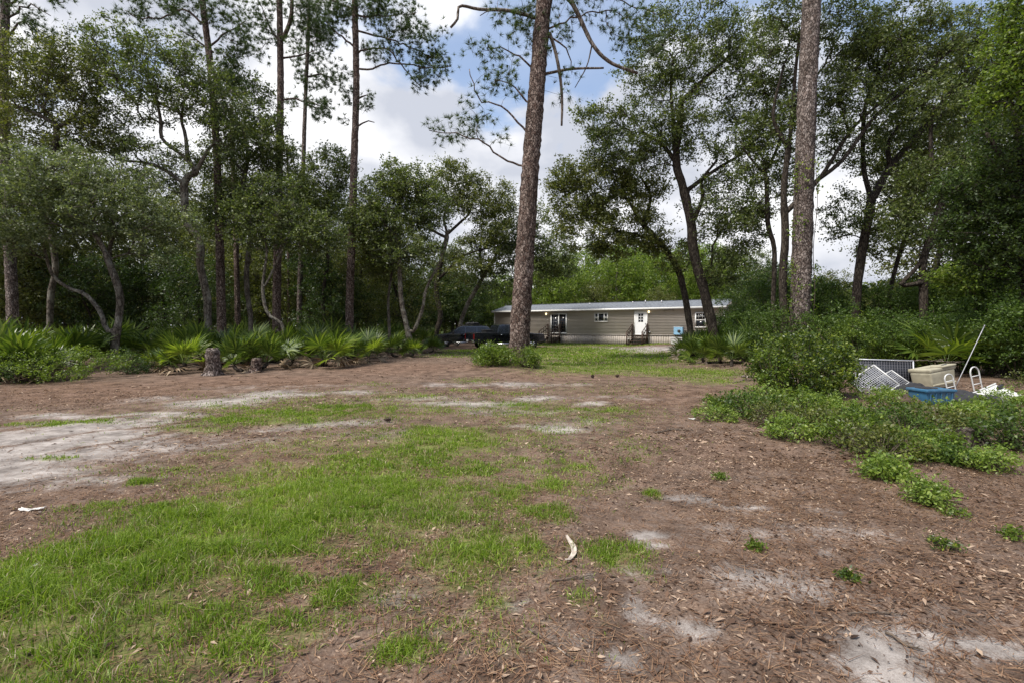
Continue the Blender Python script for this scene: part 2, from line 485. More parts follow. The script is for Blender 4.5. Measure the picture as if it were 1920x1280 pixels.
GRASS = blob_list([
    (640, 765, 420, 38, .42), (880, 830, 300, 50, .40), (620, 840, 240, 40, .42), (1060, 780, 200, 36, .38), (330, 880, 200, 30, .36), (1050, 900, 160, 40, .36), (1000, 1060, 260, 60, .30), (760, 1130, 260, 60, .32), (1150, 840, 130, 40, .30), (1120, 730, 200, 20, .32), (860, 1210, 260, 60, .28), (560, 740, 260, 12, .30),
    (60, 1180, 330, 130, 1.15), (250, 1080, 260, 90, 1.0), (430, 1000, 260, 75, 1.0), (640, 930, 210, 55, 1.05), (760, 960, 170, 55, .9), (830, 830, 120, 32, 1.0),
    (720, 870, 150, 38, .85), (880, 880, 90, 26, .75), (520, 890, 140, 28, .7), (330, 960, 170, 28, .7), (420, 850, 90, 16, .4),
    (490, 785, 150, 10, .8), (560, 772, 130, 9, .85), (640, 760, 90, 7, .7), (760, 742, 90, 7, .65), (980, 755, 100, 9, .6), (1100, 770, 90, 9, .6), (960, 735, 80, 6, .5),
    (150, 790, 70, 5, .7), (100, 862, 40, 6, .8), (280, 905, 36, 7, .8), (210, 870, 50, 6, .4), (60, 790, 50, 4, .5), (380, 800, 70, 9, .6),
    (890, 1040, 80, 45, 1.0), (860, 1100, 40, 30, .9), (920, 1145, 42, 20, .95), (700, 1095, 58, 25, 1.0), (560, 1090, 60, 30, .7), (580, 1170, 60, 40, .6), (730, 1250, 55, 30, .85),
    (1180, 1050, 75, 32, .95), (1230, 1065, 40, 40, .6), (985, 1035, 40, 22, 1.0), (1035, 910, 28, 16, 1.0), (1090, 870, 36, 12, .8), (960, 930, 60, 22, .6), (1020, 970, 55, 20, .75), (1240, 930, 18, 8, .8), (1130, 1165, 25, 12, .6), (1090, 1130, 50, 18, .5), (960, 1010, 40, 15, .6),
    (980, 870, 70, 20, .5), (450, 1200, 100, 60, .75), (330, 1240, 90, 40, .7), (500, 1110, 80, 40, .6),
    (1100, 690, 150, 12, 1.0), (1180, 672, 190, 10, 1.2), (1290, 700, 110, 10, .95), (1080, 658, 110, 7, 1.2), (1060, 645, 90, 3, 1.0), (1200, 647, 160, 2.5, 1.0), (1330, 715, 70, 8, .7), (860, 665, 80, 5, .6), (700, 720, 60, 5, .4), (1180, 735, 50, 5, .3), (880, 712, 60, 6, .5), (880, 730, 60, 5, .5), (1110, 655, 40, 4, 1), (880, 658, 60, 3, .9)])

STRAW = blob_list([(120, 738, 320, 24, 1.0), (480, 715, 260, 14, 1.0), (740, 692, 200, 14, 1.0), (1050, 706, 200, 10, .8), (1260, 745, 220, 24, .8), (1380, 850, 220, 40, .6), (880, 690, 120, 12, .9), (1200, 870, 120, 40, .5), (1620, 1080, 300, 60, .5), (1150, 1110, 160, 40, .4)])
RUTS = [[on_ground(*q)[:2] for q in L] for L in ([(-200, 880), (0, 839), (94, 824), (188, 805), (300, 795), (420, 775)], [(-250, 930), (75, 850), (225, 827), (292, 811), (480, 775)], [(-300, 860), (0, 806), (130, 790), (260, 775)])]

def bank(x, y, blobs):
    v = np.zeros_like(x)
    for bx, by, rx, ry, st in blobs:
        d = ((x - bx) / rx) ** 2 + ((y - by) / ry) ** 2
        v = np.maximum(v, st * np.exp(-d * 0.85))
    return v

def masks(x, y):
    wx = x + 0.5 * (fbm(x * 0.9, y * 0.9, 21, 3) - 0.5)
    wy = y + 0.5 * (fbm(x * 0.9, y * 0.9, 31, 3) - 0.5)
    k2x, k2y = 0.22 * (fbm(x * 3.7, y * 3.7, 41, 3) - .5), 0.22 * (fbm(x * 3.7, y * 3.7, 61, 3) - .5)
    wx, wy = wx + k2x, wy + k2y
    s = bank(wx, wy, SAND)
    s = s * (.62 + .75 * fbm(x * 2.3, y * 2.3, 71, 4))
    for L in RUTS:
        dm = np.full_like(x, 9.0)
        for a, b in zip(L[:-1], L[1:]):
            ab = b - a
            t = np.clip(((x - a[0]) * ab[0] + (y - a[1]) * ab[1]) / (ab @ ab), 0, 1)
            dm = np.minimum(dm, np.hypot(x - a[0] - t * ab[0], y - a[1] - t * ab[1]))
        s = s - .55 * np.exp(-(dm / .10) ** 2) * (s > .1)
    g = bank(wx, wy, GRASS)
    return s, g

def axis(lims):
    out = [lims[0][0]]
    for a, b, s0, s1 in lims:
        x = a
        n = max(2, int(round((b - a) / (0.5 * (s0 + s1)))))
        t = (np.arange(n) + 1) / n
        k = (s1 - s0) / (s0 + s1)
        out += list(a + (b - a) * (t * (1 - k) + t * t * k))
    return np.array(out)

gx = axis([(-600, -60, 90, 8), (-60, -18, 3, .5), (-18, -7, .35, .12), (-7, 7, .11, .11), (7, 18, .12, .35), (18, 60, .5, 3), (60, 600, 8, 90)])
gy = axis([(-300, -20, 40, 5), (-20, 1.2, 2, .3), (1.2, 8, .085, .11), (8, 20, .11, .26), (20, 55, .25, .8), (55, 900, 1, 90)])
GX, GY = np.meshgrid(gx, gy)
fx, fy = GX.ravel(), GY.ravel()
gV = np.stack([fx, fy, gz(fx, fy)], 1)
ni, nj = len(gy), len(gx)
ii, jj = np.meshgrid(np.arange(ni - 1), np.arange(nj - 1), indexing='ij')
b0 = (ii * nj + jj).ravel()
gF = np.stack([b0, b0 + 1, b0 + nj + 1, b0 + nj], 1)

def ground_material():
    m, n, l, b = new_mat('ground_soil')
    tc = n.new('ShaderNodeTexCoord')
    def noise(scale, det=6, rough=0.6, dist=0.0):
        t = n.new('ShaderNodeTexNoise'); t.inputs['Scale'].default_value = scale; t.inputs['Detail'].default_value = det
        t.inputs['Roughness'].default_value = rough; t.inputs['Distortion'].default_value = dist
        l.new(tc.outputs['Object'], t.inputs['Vector'])
        return t
    def math_(op, a, bb, c=None):
        k = n.new('ShaderNodeMath'); k.operation = op
        for i, v in enumerate((a, bb, c)):
            if v is None: continue
            if isinstance(v, (int, float)): k.inputs[i].default_value = v
            else: l.new(v, k.inputs[i])
        return k.outputs[0]
    def attr(nm):
        a = n.new('ShaderNodeAttribute'); a.attribute_name = nm
        return a.outputs['Fac']
    def mix(f, a, bb):
        k = n.new('ShaderNodeMix'); k.data_type = 'RGBA'
        if isinstance(f, float): k.inputs['Factor'].default_value = f
        else: l.new(f, k.inputs['Factor'])
        for s, v in (('A', a), ('B', bb)):
            if isinstance(v, tuple): k.inputs[s].default_value = (*v, 1)
            else: l.new(v, k.inputs[s])
        return k.outputs['Result']
    def smooth(v, a, bb, hi=1.0):
        k = n.new('ShaderNodeMapRange'); k.interpolation_type = 'SMOOTHSTEP'
        k.inputs['From Min'].default_value = a; k.inputs['From Max'].default_value = bb; k.inputs['To Max'].default_value = hi
        l.new(v, k.inputs['Value'])
        return k.outputs['Result']
    # duff: broken needles and leaf crumbs
    n_f = noise(55, 8, 0.75, 0.6); n_m = noise(9, 6, 0.65); n_l = noise(1.1, 5, 0.6); n_g = noise(140, 4, 0.7)
    duff = ramp(n, [(0.26, (0.042, 0.027, 0.019)), (0.44, (0.122, 0.082, 0.060)), (0.58, (0.215, 0.153, 0.113)), (0.74, (0.40, 0.31, 0.245))])
    l.new(n_f.outputs['Fac'], duff.inputs['Fac'])
    soil = ramp(n, [(0.3, (0.085, 0.064, 0.053)), (0.7, (0.24, 0.192, 0.163))])
    l.new(n_g.outputs['Fac'], soil.inputs['Fac'])
    base = mix(smooth(n_m.outputs['Fac'], 0.46, 0.62, 0.75), duff.outputs['Color'], soil.outputs['Color'])
    red = mix(smooth(n_l.outputs['Fac'], 0.42, 0.62, 0.55), base, duff.outputs['Color'])
    straw = ramp(n, [(0.28, (0.060, 0.035, 0.024)), (0.46, (0.148, 0.094, 0.067)), (0.6, (0.245, 0.165, 0.12)), (0.75, (0.43, 0.315, 0.235))])
    l.new(n_f.outputs['Fac'], straw.inputs['Fac'])
    stm = math_('ADD', attr('straw'), math_('MULTIPLY_ADD', n_m.outputs['Fac'], 1.2, -0.6))
    red = mix(smooth(stm, 0.25, 0.95, 0.75), red, straw.outputs['Color'])
    # sand
    sandc = ramp(n, [(0.3, (0.17, 0.145, 0.13)), (0.5, (0.35, 0.32, 0.295)), (0.72, (0.52, 0.49, 0.465))])
    sv = math_('MULTIPLY_ADD', n_g.outputs['Fac'], 0.5, math_('MULTIPLY', n_m.outputs['Fac'], 0.5))
    l.new(sv, sandc.inputs['Fac'])
    sm = math_('ADD', attr('sand'), math_('MULTIPLY_ADD', n_m.outputs['Fac'], 0.7, -0.35))
    sm = math_('ADD', sm, math_('MULTIPLY_ADD', n_f.outputs['Fac'], 0.8, -0.40))
    n_s = noise(.75, 6, .65, .4)
    sm = math_('ADD', sm, math_('MULTIPLY_ADD', n_s.outputs['Fac'], 1.5, -0.74))
    sm = math_('ADD', sm, math_('MULTIPLY_ADD', n_g.outputs['Fac'], 0.9, -0.45))
    col = mix(smooth(sm, 0.26, 0.92, 0.95), red, sandc.outputs['Color'])
    # greened, thatchy soil under the grass
    grc = ramp(n, [(0.3, (0.062, 0.082, 0.018)), (0.5, (0.13, 0.165, 0.036)), (0.7, (0.26, 0.25, 0.10))])
    l.new(n_f.outputs['Fac'], grc.inputs['Fac'])
    gm = math_('ADD', attr('grass'), math_('MULTIPLY_ADD', n_m.outputs['Fac'], 1.2, -0.60))
    col = mix(smooth(gm, 0.20, 0.85, 0.80), col, grc.outputs['Color'])
    n_x = noise(2.6, 5, .6)
    hv = n.new('ShaderNodeMix'); hv.data_type = 'RGBA'; hv.blend_type = 'MULTIPLY'; hv.inputs['Factor'].default_value = 1.0
    l.new(col, hv.inputs['A'])
    tone = ramp(n, [(0.34, (0.46, 0.44, 0.43)), (0.64, (1.08, 1.06, 1.05))]); l.new(n_x.outputs['Fac'], tone.inputs['Fac']); l.new(tone.outputs['Color'], hv.inputs['B'])
    l.new(hv.outputs['Result'], b.inputs['Base Color'])
    b.inputs['Roughness'].default_value = 0.95
    b.inputs['Specular IOR Level'].default_value = 0.1
    bp = n.new('ShaderNodeBump'); bp.inputs['Strength'].default_value = 0.7; bp.inputs['Distance'].default_value = 0.025
    l.new(math_('MULTIPLY_ADD', n_f.outputs['Fac'], 0.6, math_('MULTIPLY', n_m.outputs['Fac'], 0.6)), bp.inputs['Height'])
    l.new(bp.outputs['Normal'], b.inputs['Normal'])
    return m

gme = np_mesh('ground', gV, gF, ground_material(), smooth=True)
s_, g_ = masks(fx, fy)
for nm, arr in (('sand', s_), ('grass', g_), ('straw', bank(fx, fy, STRAW))):
    a = gme.attributes.new(nm, 'FLOAT', 'POINT')
    a.data.foreach_set('value', arr.astype(np.float32))
struct(mobj('ground', gme))

# ------------------------------------------------------------------ tree builder
def resample(P, step):
    P = np.asarray(P, float)
    d = np.concatenate([[0], np.cumsum(np.linalg.norm(np.diff(P, axis=0), axis=1))])
    n = max(2, int(d[-1] / step) + 1)
    # smooth Catmull-Rom through the guide points
    t = np.linspace(0, d[-1], n)
    out = np.zeros((n, 3))
    Pe = np.concatenate([2 * P[:1] - P[1:2], P, 2 * P[-1:] - P[-2:-1]])
    k = np.clip(np.searchsorted(d, t, side='right') - 1, 0, len(P) - 2)
    u = ((t - d[k]) / np.maximum(d[k + 1] - d[k], 1e-6))[:, None]
    p0, p1, p2, p3 = Pe[k], Pe[k + 1], Pe[k + 2], Pe[k + 3]
    out = 0.5 * (2 * p1 + (p2 - p0) * u + (2 * p0 - 5 * p1 + 4 * p2 - p3) * u ** 2 + (3 * p1 - p0 - 3 * p2 + p3) * u ** 3)
    return out

class Skel:
    def __init__(s, base):
        s.P, s.par, s.pl, s.chains = [], [], [], []
        s.minr = []
    def chain(s, pts, start=None, rad=None):
        ids = [] if start is None else [start]
        prev = -1 if start is None else start
        for i, p in enumerate(pts):
            s.P.append(np.asarray(p, float)); s.par.append(prev)
            s.pl.append(0.0 if prev < 0 else s.pl[prev] + np.linalg.norm(s.P[-1] - s.P[prev]))
            s.minr.append(0.0 if rad is None else rad[i])
            prev = len(s.P) - 1
            ids.append(prev)
        s.chains.append(ids)
        return prev
    def near(s, c, k=0.25, lo=0.0):
        A = np.array(s.P)
        cost = np.linalg.norm(A - c, axis=1) + k * np.array(s.pl) + np.where(A[:, 2] < lo, 50, 0) + np.maximum(0, A[:, 2] - c[2] - 0.2) * 0.8
        return int(np.argmin(cost))
    def radii(s, tip=0.010, p=2.4):
        n = len(s.P)
        acc = np.zeros(n); has = np.zeros(n, bool)
        for i in range(n - 1, -1, -1):
            r = tip if not has[i] else acc[i] ** (1 / p)
            r = max(r, s.minr[i])
            if s.par[i] >= 0:
                acc[s.par[i]] += r ** p; has[s.par[i]] = True
            acc[i] = r
        return acc

def ellipsoid_pts(c, r, n, rng, shell=0.35):
    d = unit(rng.normal(size=(n, 3)))
    k = rng.uniform(shell ** 3, 1, n) ** (1 / 3)
    return np.asarray(c) + d * k[:, None] * np.asarray(r)

def px_blob(px, py, rx, ry, Y, dr=None):
    c = at(px, py, Y)
    s = Y / FPX
    return c, (rx * s, (dr if dr is not None else 0.75 * max(rx, ry) * s), ry * s)

def grow_crown(sk, blobs, rng, k=0.22, lo=1.5, step=0.35, wob=0.10, shell=0.35, sag=0.0):
    """blobs: (centre, radii, n clumps). Every clump is joined to the limb nearest it. Returns clump centres."""
    C = np.concatenate([ellipsoid_pts(c, r, n, rng, shell) for c, r, n in blobs])
    A = np.array(sk.P)
    d0 = np.min(np.linalg.norm(C[:, None, :] - A[None, ::2, :], axis=2), axis=1)
    C = C[np.argsort(d0)]
    tips = []
    for c in C:
        i = sk.near(c, k, lo)
        p = sk.P[i]
        L = np.linalg.norm(c - p)
        if L < 0.15:
            tips.append((c, unit(c - p))); continue
        pd = sk.P[i] - sk.P[sk.par[i]] if sk.par[i] >= 0 else np.array([0, 0, 1.0])
        mid = p + 0.45 * (c - p) + unit(pd) * L * 0.16 + np.array([0, 0, 0.08 * L - sag * L])
        n = max(2, int(L / step))
        t = (np.arange(1, n + 1) / n)[:, None]
        B = (1 - t) ** 2 * p + 2 * t * (1 - t) * mid + t ** 2 * c
        B[:-1] += rng.normal(size=(n - 1, 3)) * wob * min(1.0, L * 0.6)
        sk.chain(B, i)
        tips.append((c, unit(B[-1] - (B[-2] if n > 1 else p))))
    return np.array([t[0] for t in tips]), np.array([t[1] for t in tips])

def skel_mesh(sk, name, mat, base, tip=0.010, rng=None, jit=0.05, p=2.4, maxr=None):
    r = sk.radii(tip, p)
    if maxr is not None:
        r = np.minimum(r, maxr)
    g = Geo()
    P = np.array(sk.P) - np.asarray(base)
    for ci, ids in enumerate(sk.chains):
        if len(ids) < 2: continue
        rr = r[ids].copy()
        if sk.par[ids[1]] == ids[0] and len(ids) > 1:
            rr[0] = min(rr[0], rr[1] * 1.35)
        mx = rr.max()
        sides = 16 if mx > .2 else 10 if mx > 0.09 else 6 if mx > 0.035 else 4 if mx > .016 else 3
        g.tube(P[ids], rr, sides, cap=mx > 0.03, jit=jit if mx > 0.05 else 0, rng=rng)
    return g.mesh(name, mat, smooth=True)

def clump_leaves(tips, per, spread, size, rng, ratio=0.5, up=0.5, flat=0.55, dirs=None, twigs=7, wood=False):
    """leafy sprays: from every clump centre several fine twigs run out, leaves sit along them"""
    n = len(tips)
    nt = rng.poisson(twigs, n) + 2
    ti = np.repeat(np.arange(n), nt)
    d = rng.normal(size=(len(ti), 3)) * np.array([1, 1, flat]) + np.array([0, 0, .18])
    if dirs is not None:
        d = unit(d) + 0.55 * dirs[ti]
    d = unit(d)
    sc_ = rng.uniform(.7, 1.3, n)[ti]
    Lt = spread * 1.9 * rng.uniform(.55, 1.2, len(ti)) * sc_
    lp = max(3, int(round(per / (twigs + 2))))
    li = np.repeat(np.arange(len(ti)), lp)
    t = rng.uniform(.12, 1.05, len(li)) ** .8
    C = tips[ti[li]] + d[li] * (Lt[li] * t)[:, None] + rng.normal(size=(len(li), 3)) * size * .55
    C[:, 2] -= (t ** 2) * Lt[li] * .12
    D = d[li] * .8 + rng.normal(size=(len(li), 3)) * .75
    L = size * rng.uniform(0.6, 1.3, len(li))
    V, F = leaf_quads(C, L, ratio, rng, up, D=D)
    if not wood:
        return V, F
    side = unit(np.cross(d, rng.normal(size=d.shape))) * .004
    e = tips[ti] + d * Lt[:, None] * .95; e[:, 2] -= Lt * .12
    m = tips[ti] + d * Lt[:, None] * .5; m[:, 2] -= Lt * .03
    b0 = tips[ti]
    TV = np.stack([b0 - side, b0 + side, m + side * .7, m - side * .7, e], 1).reshape(-1, 3)
    k5 = np.arange(len(ti))[:, None] * 5 + len(V)
    return np.concatenate([V, TV]), F, k5 + np.array([[0, 1, 2, 3]]), k5 + np.array([[3, 2, 4]])

def tuft_needles(tips, dirs, rng, per=16, L=0.24, w=0.011, each=5, sp=0.22, up=.5):
    """pine foliage: several tufts about each twig end, each a brush of long needles"""
    n = len(tips)
    idx = np.repeat(np.arange(n), each)
    T = tips[idx] + rng.normal(size=(len(idx), 3)) * sp * np.array([1, 1, .7])
    D = unit(dirs[idx] * 0.5 + rng.normal(size=(len(idx), 3)) * 0.5 + np.array([0, 0, up]))
    j = np.repeat(np.arange(len(T)), per)
    d = unit(D[j] * 0.9 + rng.normal(size=(len(j), 3)) * 0.55)
    l = L * rng.uniform(0.6, 1.15, len(j))
    side = unit(np.cross(d, rng.normal(size=(len(j), 3)))) * w
    b = T[j]
    tip = b + d * l[:, None] - np.array([0, 0, 1]) * (0.18 * l)[:, None]
    V = np.stack([b - side * .5, b + side * .5, tip], 1).reshape(-1, 3)
    return V, np.arange(len(V)).reshape(-1, 3)

DENS = 1.08
ORD = ['first', 'second', 'third', 'fourth', 'fifth', 'sixth', 'seventh', 'eighth', 'ninth', 'tenth', 'eleventh', 'twelfth', 'thirteenth', 'fourteenth', 'fifteenth', 'sixteenth', 'seventeenth', 'eighteenth', 'nineteenth', 'twentieth', 'twenty-first', 'twenty-second', 'twenty-third', 'twenty-fourth', 'twenty-fifth', 'twenty-sixth', 'twenty-seventh', 'twenty-eighth', 'twenty-ninth', 'thirtieth']

def px_trunk(pts, Y, base_px, dY=0.0):
    """guide points seen at (px, py) for a trunk standing at distance Y; runs down to the ground"""
    P = [at(px, py, Y + (rr[0] if rr else 0.0)) for px, py, *rr in pts]
    b = at(base_px, 640, Y)
    b[2] = float(gz(b[0], b[1])) - 0.12
    return np.array([b] + P)

def oak(label, trunks, blobs, Y, base_px, bark, leafm, seed, r0=0.17, per=55, spread=0.30, size=0.10, name='oak_tree', group=None, k=0.22, lo=1.6, wob=0.12, ratio=0.5, cat='tree', flat=0.55, shell=.35):
    rng = np.random.default_rng(seed)
    main = px_trunk(trunks[0], Y, base_px)
    base = main[0].copy(); base[2] += 0.12
    sk = Skel(base)
    pts = resample(main, 0.3)
    r0 *= .84
    rad = np.linspace(r0, r0 * 0.38, len(pts))
    rad[:3] *= [1.35, 1.15, 1.05]
    sk.chain(pts, None, rad)
    for t in trunks[1:]:
        P = np.array([at(px, py, Y + (rr[0] if rr else 0)) for px, py, *rr in t])
        i = sk.near(P[0], 0.0)
        Q = resample(np.concatenate([sk.P[i][None], P]), 0.3)[1:]
        sk.chain(Q, i, np.linspace(r0 * 0.62, r0 * 0.28, len(Q)))
    B = []
    for bl in blobs:
        px, py, rx, ry, n = bl[:5]
        dy = bl[5] if len(bl) > 5 else 0
        c, r = px_blob(px, py, rx, ry, Y + dy)
        B.append((c, r, int(n * 1.3)))
    tips, dirs = grow_crown(sk, B, rng, k=k, lo=lo, wob=wob, shell=shell)
    root = thing(name, label, cat, tuple(base), 0, group)
    mobj('trunk', skel_mesh(sk, 'trunk', bark, base, rng=rng), root)
    V, F, TQ, TT = clump_leaves(tips - base, per * DENS, spread * .92, size * 1.2, rng, ratio=ratio, flat=flat, dirs=dirs, wood=True)
    cme = np_mesh('crown', V, [F, TQ, TT], leafm)
    cme.materials.append(bark)                   # fine twigs inside the crown
    cme.polygons.foreach_set('material_index', np.concatenate([np.zeros(len(F), np.int32), np.ones(len(TQ) + len(TT), np.int32)]))
    mobj('crown', cme, root)
    return root

# ------------------------------------------------------------------ oaks of the left wood
oak('twin-stemmed grey oak leaning apart in a V above the left palmettos',
    [[(216, 640), (224, 590), (223, 545), (204, 492), (184, 448), (150, 415), (110, 392)],
     [(200, 618), (188, 585), (160, 552), (128, 540), (98, 515), (84, 470), (74, 440)],
     [(204, 492, .5), (215, 440, 1), (270, 400, 1.5)]],
    [(70, 400, 150, 60, 95, -.5), (190, 395, 130, 55, 90, .5), (300, 420, 90, 50, 50, 1), (30, 330, 110, 50, 50, -1), (160, 330, 130, 40, 50), (20, 440, 80, 40, 40, -1), (280, 480, 50, 25, 10)],
    18.5, 210, M['oak_bark'], M['oak_leaf_grey'], 101, r0=0.17, per=88, size=0.085, spread=.26)
oak('tall oak with pale forked upper limbs against white sky, behind the stump',
    [[(390, 600), (388, 555), (376, 500), (374, 450), (352, 420), (346, 340), (366, 325), (352, 300), (305, 262), (302, 230), (292, 180)],
     [(366, 325), (395, 275), (415, 262)],
     [(352, 300), (348, 255), (340, 225), (345, 190)],
     [(346, 345), (290, 310), (215, 300)]],
    [(215, 100, 70, 65, 60), (290, 130, 80, 60, 70), (350, 160, 65, 60, 60), (250, 190, 90, 50, 60), (400, 190, 55, 55, 50), (200, 260, 60, 35, 40), (300, 300, 80, 40, 40), (420, 260, 40, 40, 35), (250, 340, 90, 30, 30), (170, 130, 30, 60, 20), (320, 95, 60, 25, 20)],
    21.5, 392, M['oak_bark'], M['oak_leaf'], 102, r0=0.17, per=48, size=0.095, spread=.28, lo=2.5)
oak('tall oak with a bent limb and high crown at the left edge of the wood',
    [[(95, 560), (104, 500), (92, 400), (96, 320), (107, 250), (100, 225)],
     [(107, 235), (60, 210), (5, 190)], [(105, 240), (140, 220), (160, 170)]],
    [(60, 140, 80, 55, 60), (120, 130, 70, 50, 60), (30, 210, 70, 35, 40), (130, 200, 60, 40, 45), (20, 120, 50, 60, 30), (170, 240, 40, 40, 20), (60, 260, 70, 25, 20), (-40, 160, 60, 80, 40)],
    20.5, 92, M['oak_bark'], M['oak_leaf_olive'], 103, r0=0.15, per=52, size=0.095, spread=.28, lo=2.5)
oak('slim oak whose crown fills the gap between the two leftmost tall pines',
    [[(470, 600), (462, 520), (470, 430), (455, 360), (465, 290), (450, 230)],
     [(462, 330), (430, 290), (420, 250)], [(466, 300), (500, 260), (520, 240)]],
    [(455, 200, 60, 60, 60), (490, 270, 60, 60, 70), (430, 300, 50, 50, 40), (520, 310, 40, 45, 40), (470, 370, 60, 40, 50), (420, 400, 50, 40, 40), (430, 140, 30, 40, 20)],
    24, 470, M['oak_bark'], M['oak_leaf'], 104, r0=0.14, per=55, size=0.105, spread=.32, lo=2.0)
oak('thin pale oak with a swooping bare lower trunk between the left pines',
    [[(530, 612), (505, 592), (495, 565), (493, 530), (500, 470), (490, 420)], [(495, 540), (520, 490), (545, 430)]],
    [(480, 420, 60, 50, 55), (550, 430, 60, 45, 50), (510, 370, 60, 40, 40), (600, 440, 50, 40, 40)],
    22, 532, M['oak_bark'], M['oak_leaf'], 105, r0=0.11, per=60, size=0.10, spread=.3, lo=2.2)
oak('round-topped oak just left of the pine that stands alone in mid wood',
    [[(610, 610), (605, 560), (615, 480), (608, 400), (618, 350)], [(612, 420), (580, 370), (570, 340)]],
    [(620, 320, 50, 40, 55), (590, 370, 55, 40, 60), (640, 390, 50, 50, 55), (580, 440, 45, 45, 45), (560, 350, 35, 35, 25)],
    29, 610, M['oak_bark_dark'], M['oak_leaf'], 106, r0=0.15, per=60, size=0.12, spread=.36, lo=2.0)
oak('twin-trunked oak with a domed crown right of the pine in mid wood',
    [[(768, 640), (760, 600), (752, 560), (748, 480), (740, 420), (755, 370)],
     [(775, 622), (792, 580), (800, 540), (830, 480), (842, 430)],
     [(745, 450), (705, 400), (690, 370)]],
    [(760, 345, 60, 40, 70), (710, 370, 50, 40, 55), (730, 420, 60, 45, 60), (800, 390, 50, 45, 55), (680, 410, 40, 40, 40), (770, 470, 70, 40, 50)],
    26.5, 768, M['oak_bark'], M['oak_leaf'], 107, r0=0.19, per=60, size=0.115, spread=.34, lo=2.0)
oak('spreading oak with crooked open limbs above the black pickup',
    [[(818, 625), (826, 590), (818, 540), (832, 470), (838, 440), (832, 410), (842, 385)],
     [(838, 440), (860, 420), (880, 400), (888, 370)], [(835, 445), (800, 425), (790, 400)], [(826, 520), (870, 480), (920, 465)]],
    [(850, 345, 55, 40, 60), (890, 370, 45, 45, 60), (820, 370, 45, 40, 40), (920, 420, 40, 45, 45), (780, 430, 40, 40, 35), (900, 470, 50, 35, 40), (860, 500, 60, 35, 40), (945, 380, 25, 35, 22)],
    39.5, 816, M['oak_bark_dark'], M['oak_leaf_olive'], 108, r0=0.24, per=56, size=0.15, spread=.44, lo=2.0)
oak('pale-trunked oak leaning right over the truck bed',
    [[(866, 598), (880, 565), (900, 530), (918, 500), (935, 470), (955, 440)], [(905, 520), (900, 470), (905, 430)]],
    [(950, 430, 45, 40, 50), (990, 460, 40, 40, 45), (1030, 475, 45, 40, 50), (930, 480, 45, 40, 45), (1050, 500, 30, 25, 25), (1000, 510, 50, 30, 40), (930, 530, 50, 30, 30), (1000, 410, 35, 30, 25)],
    41, 855, M['oak_bark'], M['oak_leaf'], 109, r0=0.24, per=60, size=0.15, spread=.46, lo=2.0)
oak('thin straight oak standing behind the palmettos left of the twin-trunked oak',
    [[(730, 620), (728, 560), (735, 500), (725, 450), (700, 420)]],
    [(700, 440, 50, 35, 40), (730, 480, 50, 30, 40), (690, 500, 50, 30, 30)],
    28, 730, M['oak_bark'], M['oak_leaf_olive'], 110, r0=0.12, per=60, size=0.115, spread=.34)

# ------------------------------------------------------------------ oaks of the right side
oak('big two-trunked oak arching over the right half of the mobile home',
    [[(1338, 625), (1328, 580), (1316, 530), (1300, 470), (1296, 420), (1280, 350), (1268, 305), (1275, 240), (1278, 180)],
     [(1298, 420), (1318, 370), (1315, 340), (1345, 300)],
     [(1268, 305), (1240, 270), (1200, 245)],
     [(1278, 190), (1330, 140), (1385, 90)],
     [(1285, 360), (1340, 320), (1390, 290)],
     [(1266, 290), (1262, 230), (1258, 160), (1262, 110)]],
    [(1250, 210, 90, 70, 90), (1180, 270, 75, 60, 80), (1310, 250, 70, 60, 50), (1320, 110, 90, 60, 90), (1390, 70, 60, 50, 60), (1385, 300, 50, 60, 50), (1220, 130, 60, 50, 50), (1130, 230, 50, 40, 40), (1340, 390, 60, 60, 60), (1390, 420, 45, 60, 55), (1390, 190, 45, 50, 40), (1360, 500, 50, 50, 50), (1240, 60, 60, 40, 30), (1300, 30, 80, 40, 40)],
    22.5, 1340, M['oak_bark_dark'], M['oak_leaf'], 120, r0=0.205, per=50, size=0.10, spread=.30, lo=2.6)
oak('dark-limbed oak leaning left in front of the mobile home window',
    [[(1296, 632), (1290, 590), (1282, 545), (1268, 500), (1238, 455), (1200, 415), (1180, 380), (1150, 350)],
     [(1240, 456), (1190, 440), (1140, 430), (1100, 400)], [(1205, 420), (1220, 370), (1200, 330)]],
    [(1120, 340, 70, 50, 80), (1080, 390, 50, 40, 50), (1170, 390, 70, 50, 80), (1110, 440, 70, 35, 55), (1060, 330, 35, 40, 30), (1200, 330, 60, 50, 60), (1220, 440, 50, 40, 35), (1160, 460, 50, 25, 25), (1260, 480, 50, 35, 25)],
    23.5, 1298, M['oak_bark_dark'], M['oak_leaf_olive'], 121, r0=0.185, per=56, size=0.105, spread=.30, lo=2.6)
oak('slender oak with a clear pale stem directly left of the right-hand pine',
    [[(1452, 620), (1450, 560), (1452, 470), (1440, 420), (1437, 340), (1430, 310)],
     [(1437, 330), (1405, 295), (1390, 270)], [(1438, 320), (1460, 270), (1465, 230)]],
    [(1430, 260, 50, 50, 55), (1460, 200, 45, 55, 50), (1410, 330, 40, 35, 25), (1470, 330, 35, 50, 30), (1440, 140, 45, 45, 40), (1420, 400, 40, 40, 25)],
    21, 1452, M['oak_bark_dark'], M['oak_leaf'], 122, r0=0.12, per=46, size=0.095, spread=.28, lo=3)
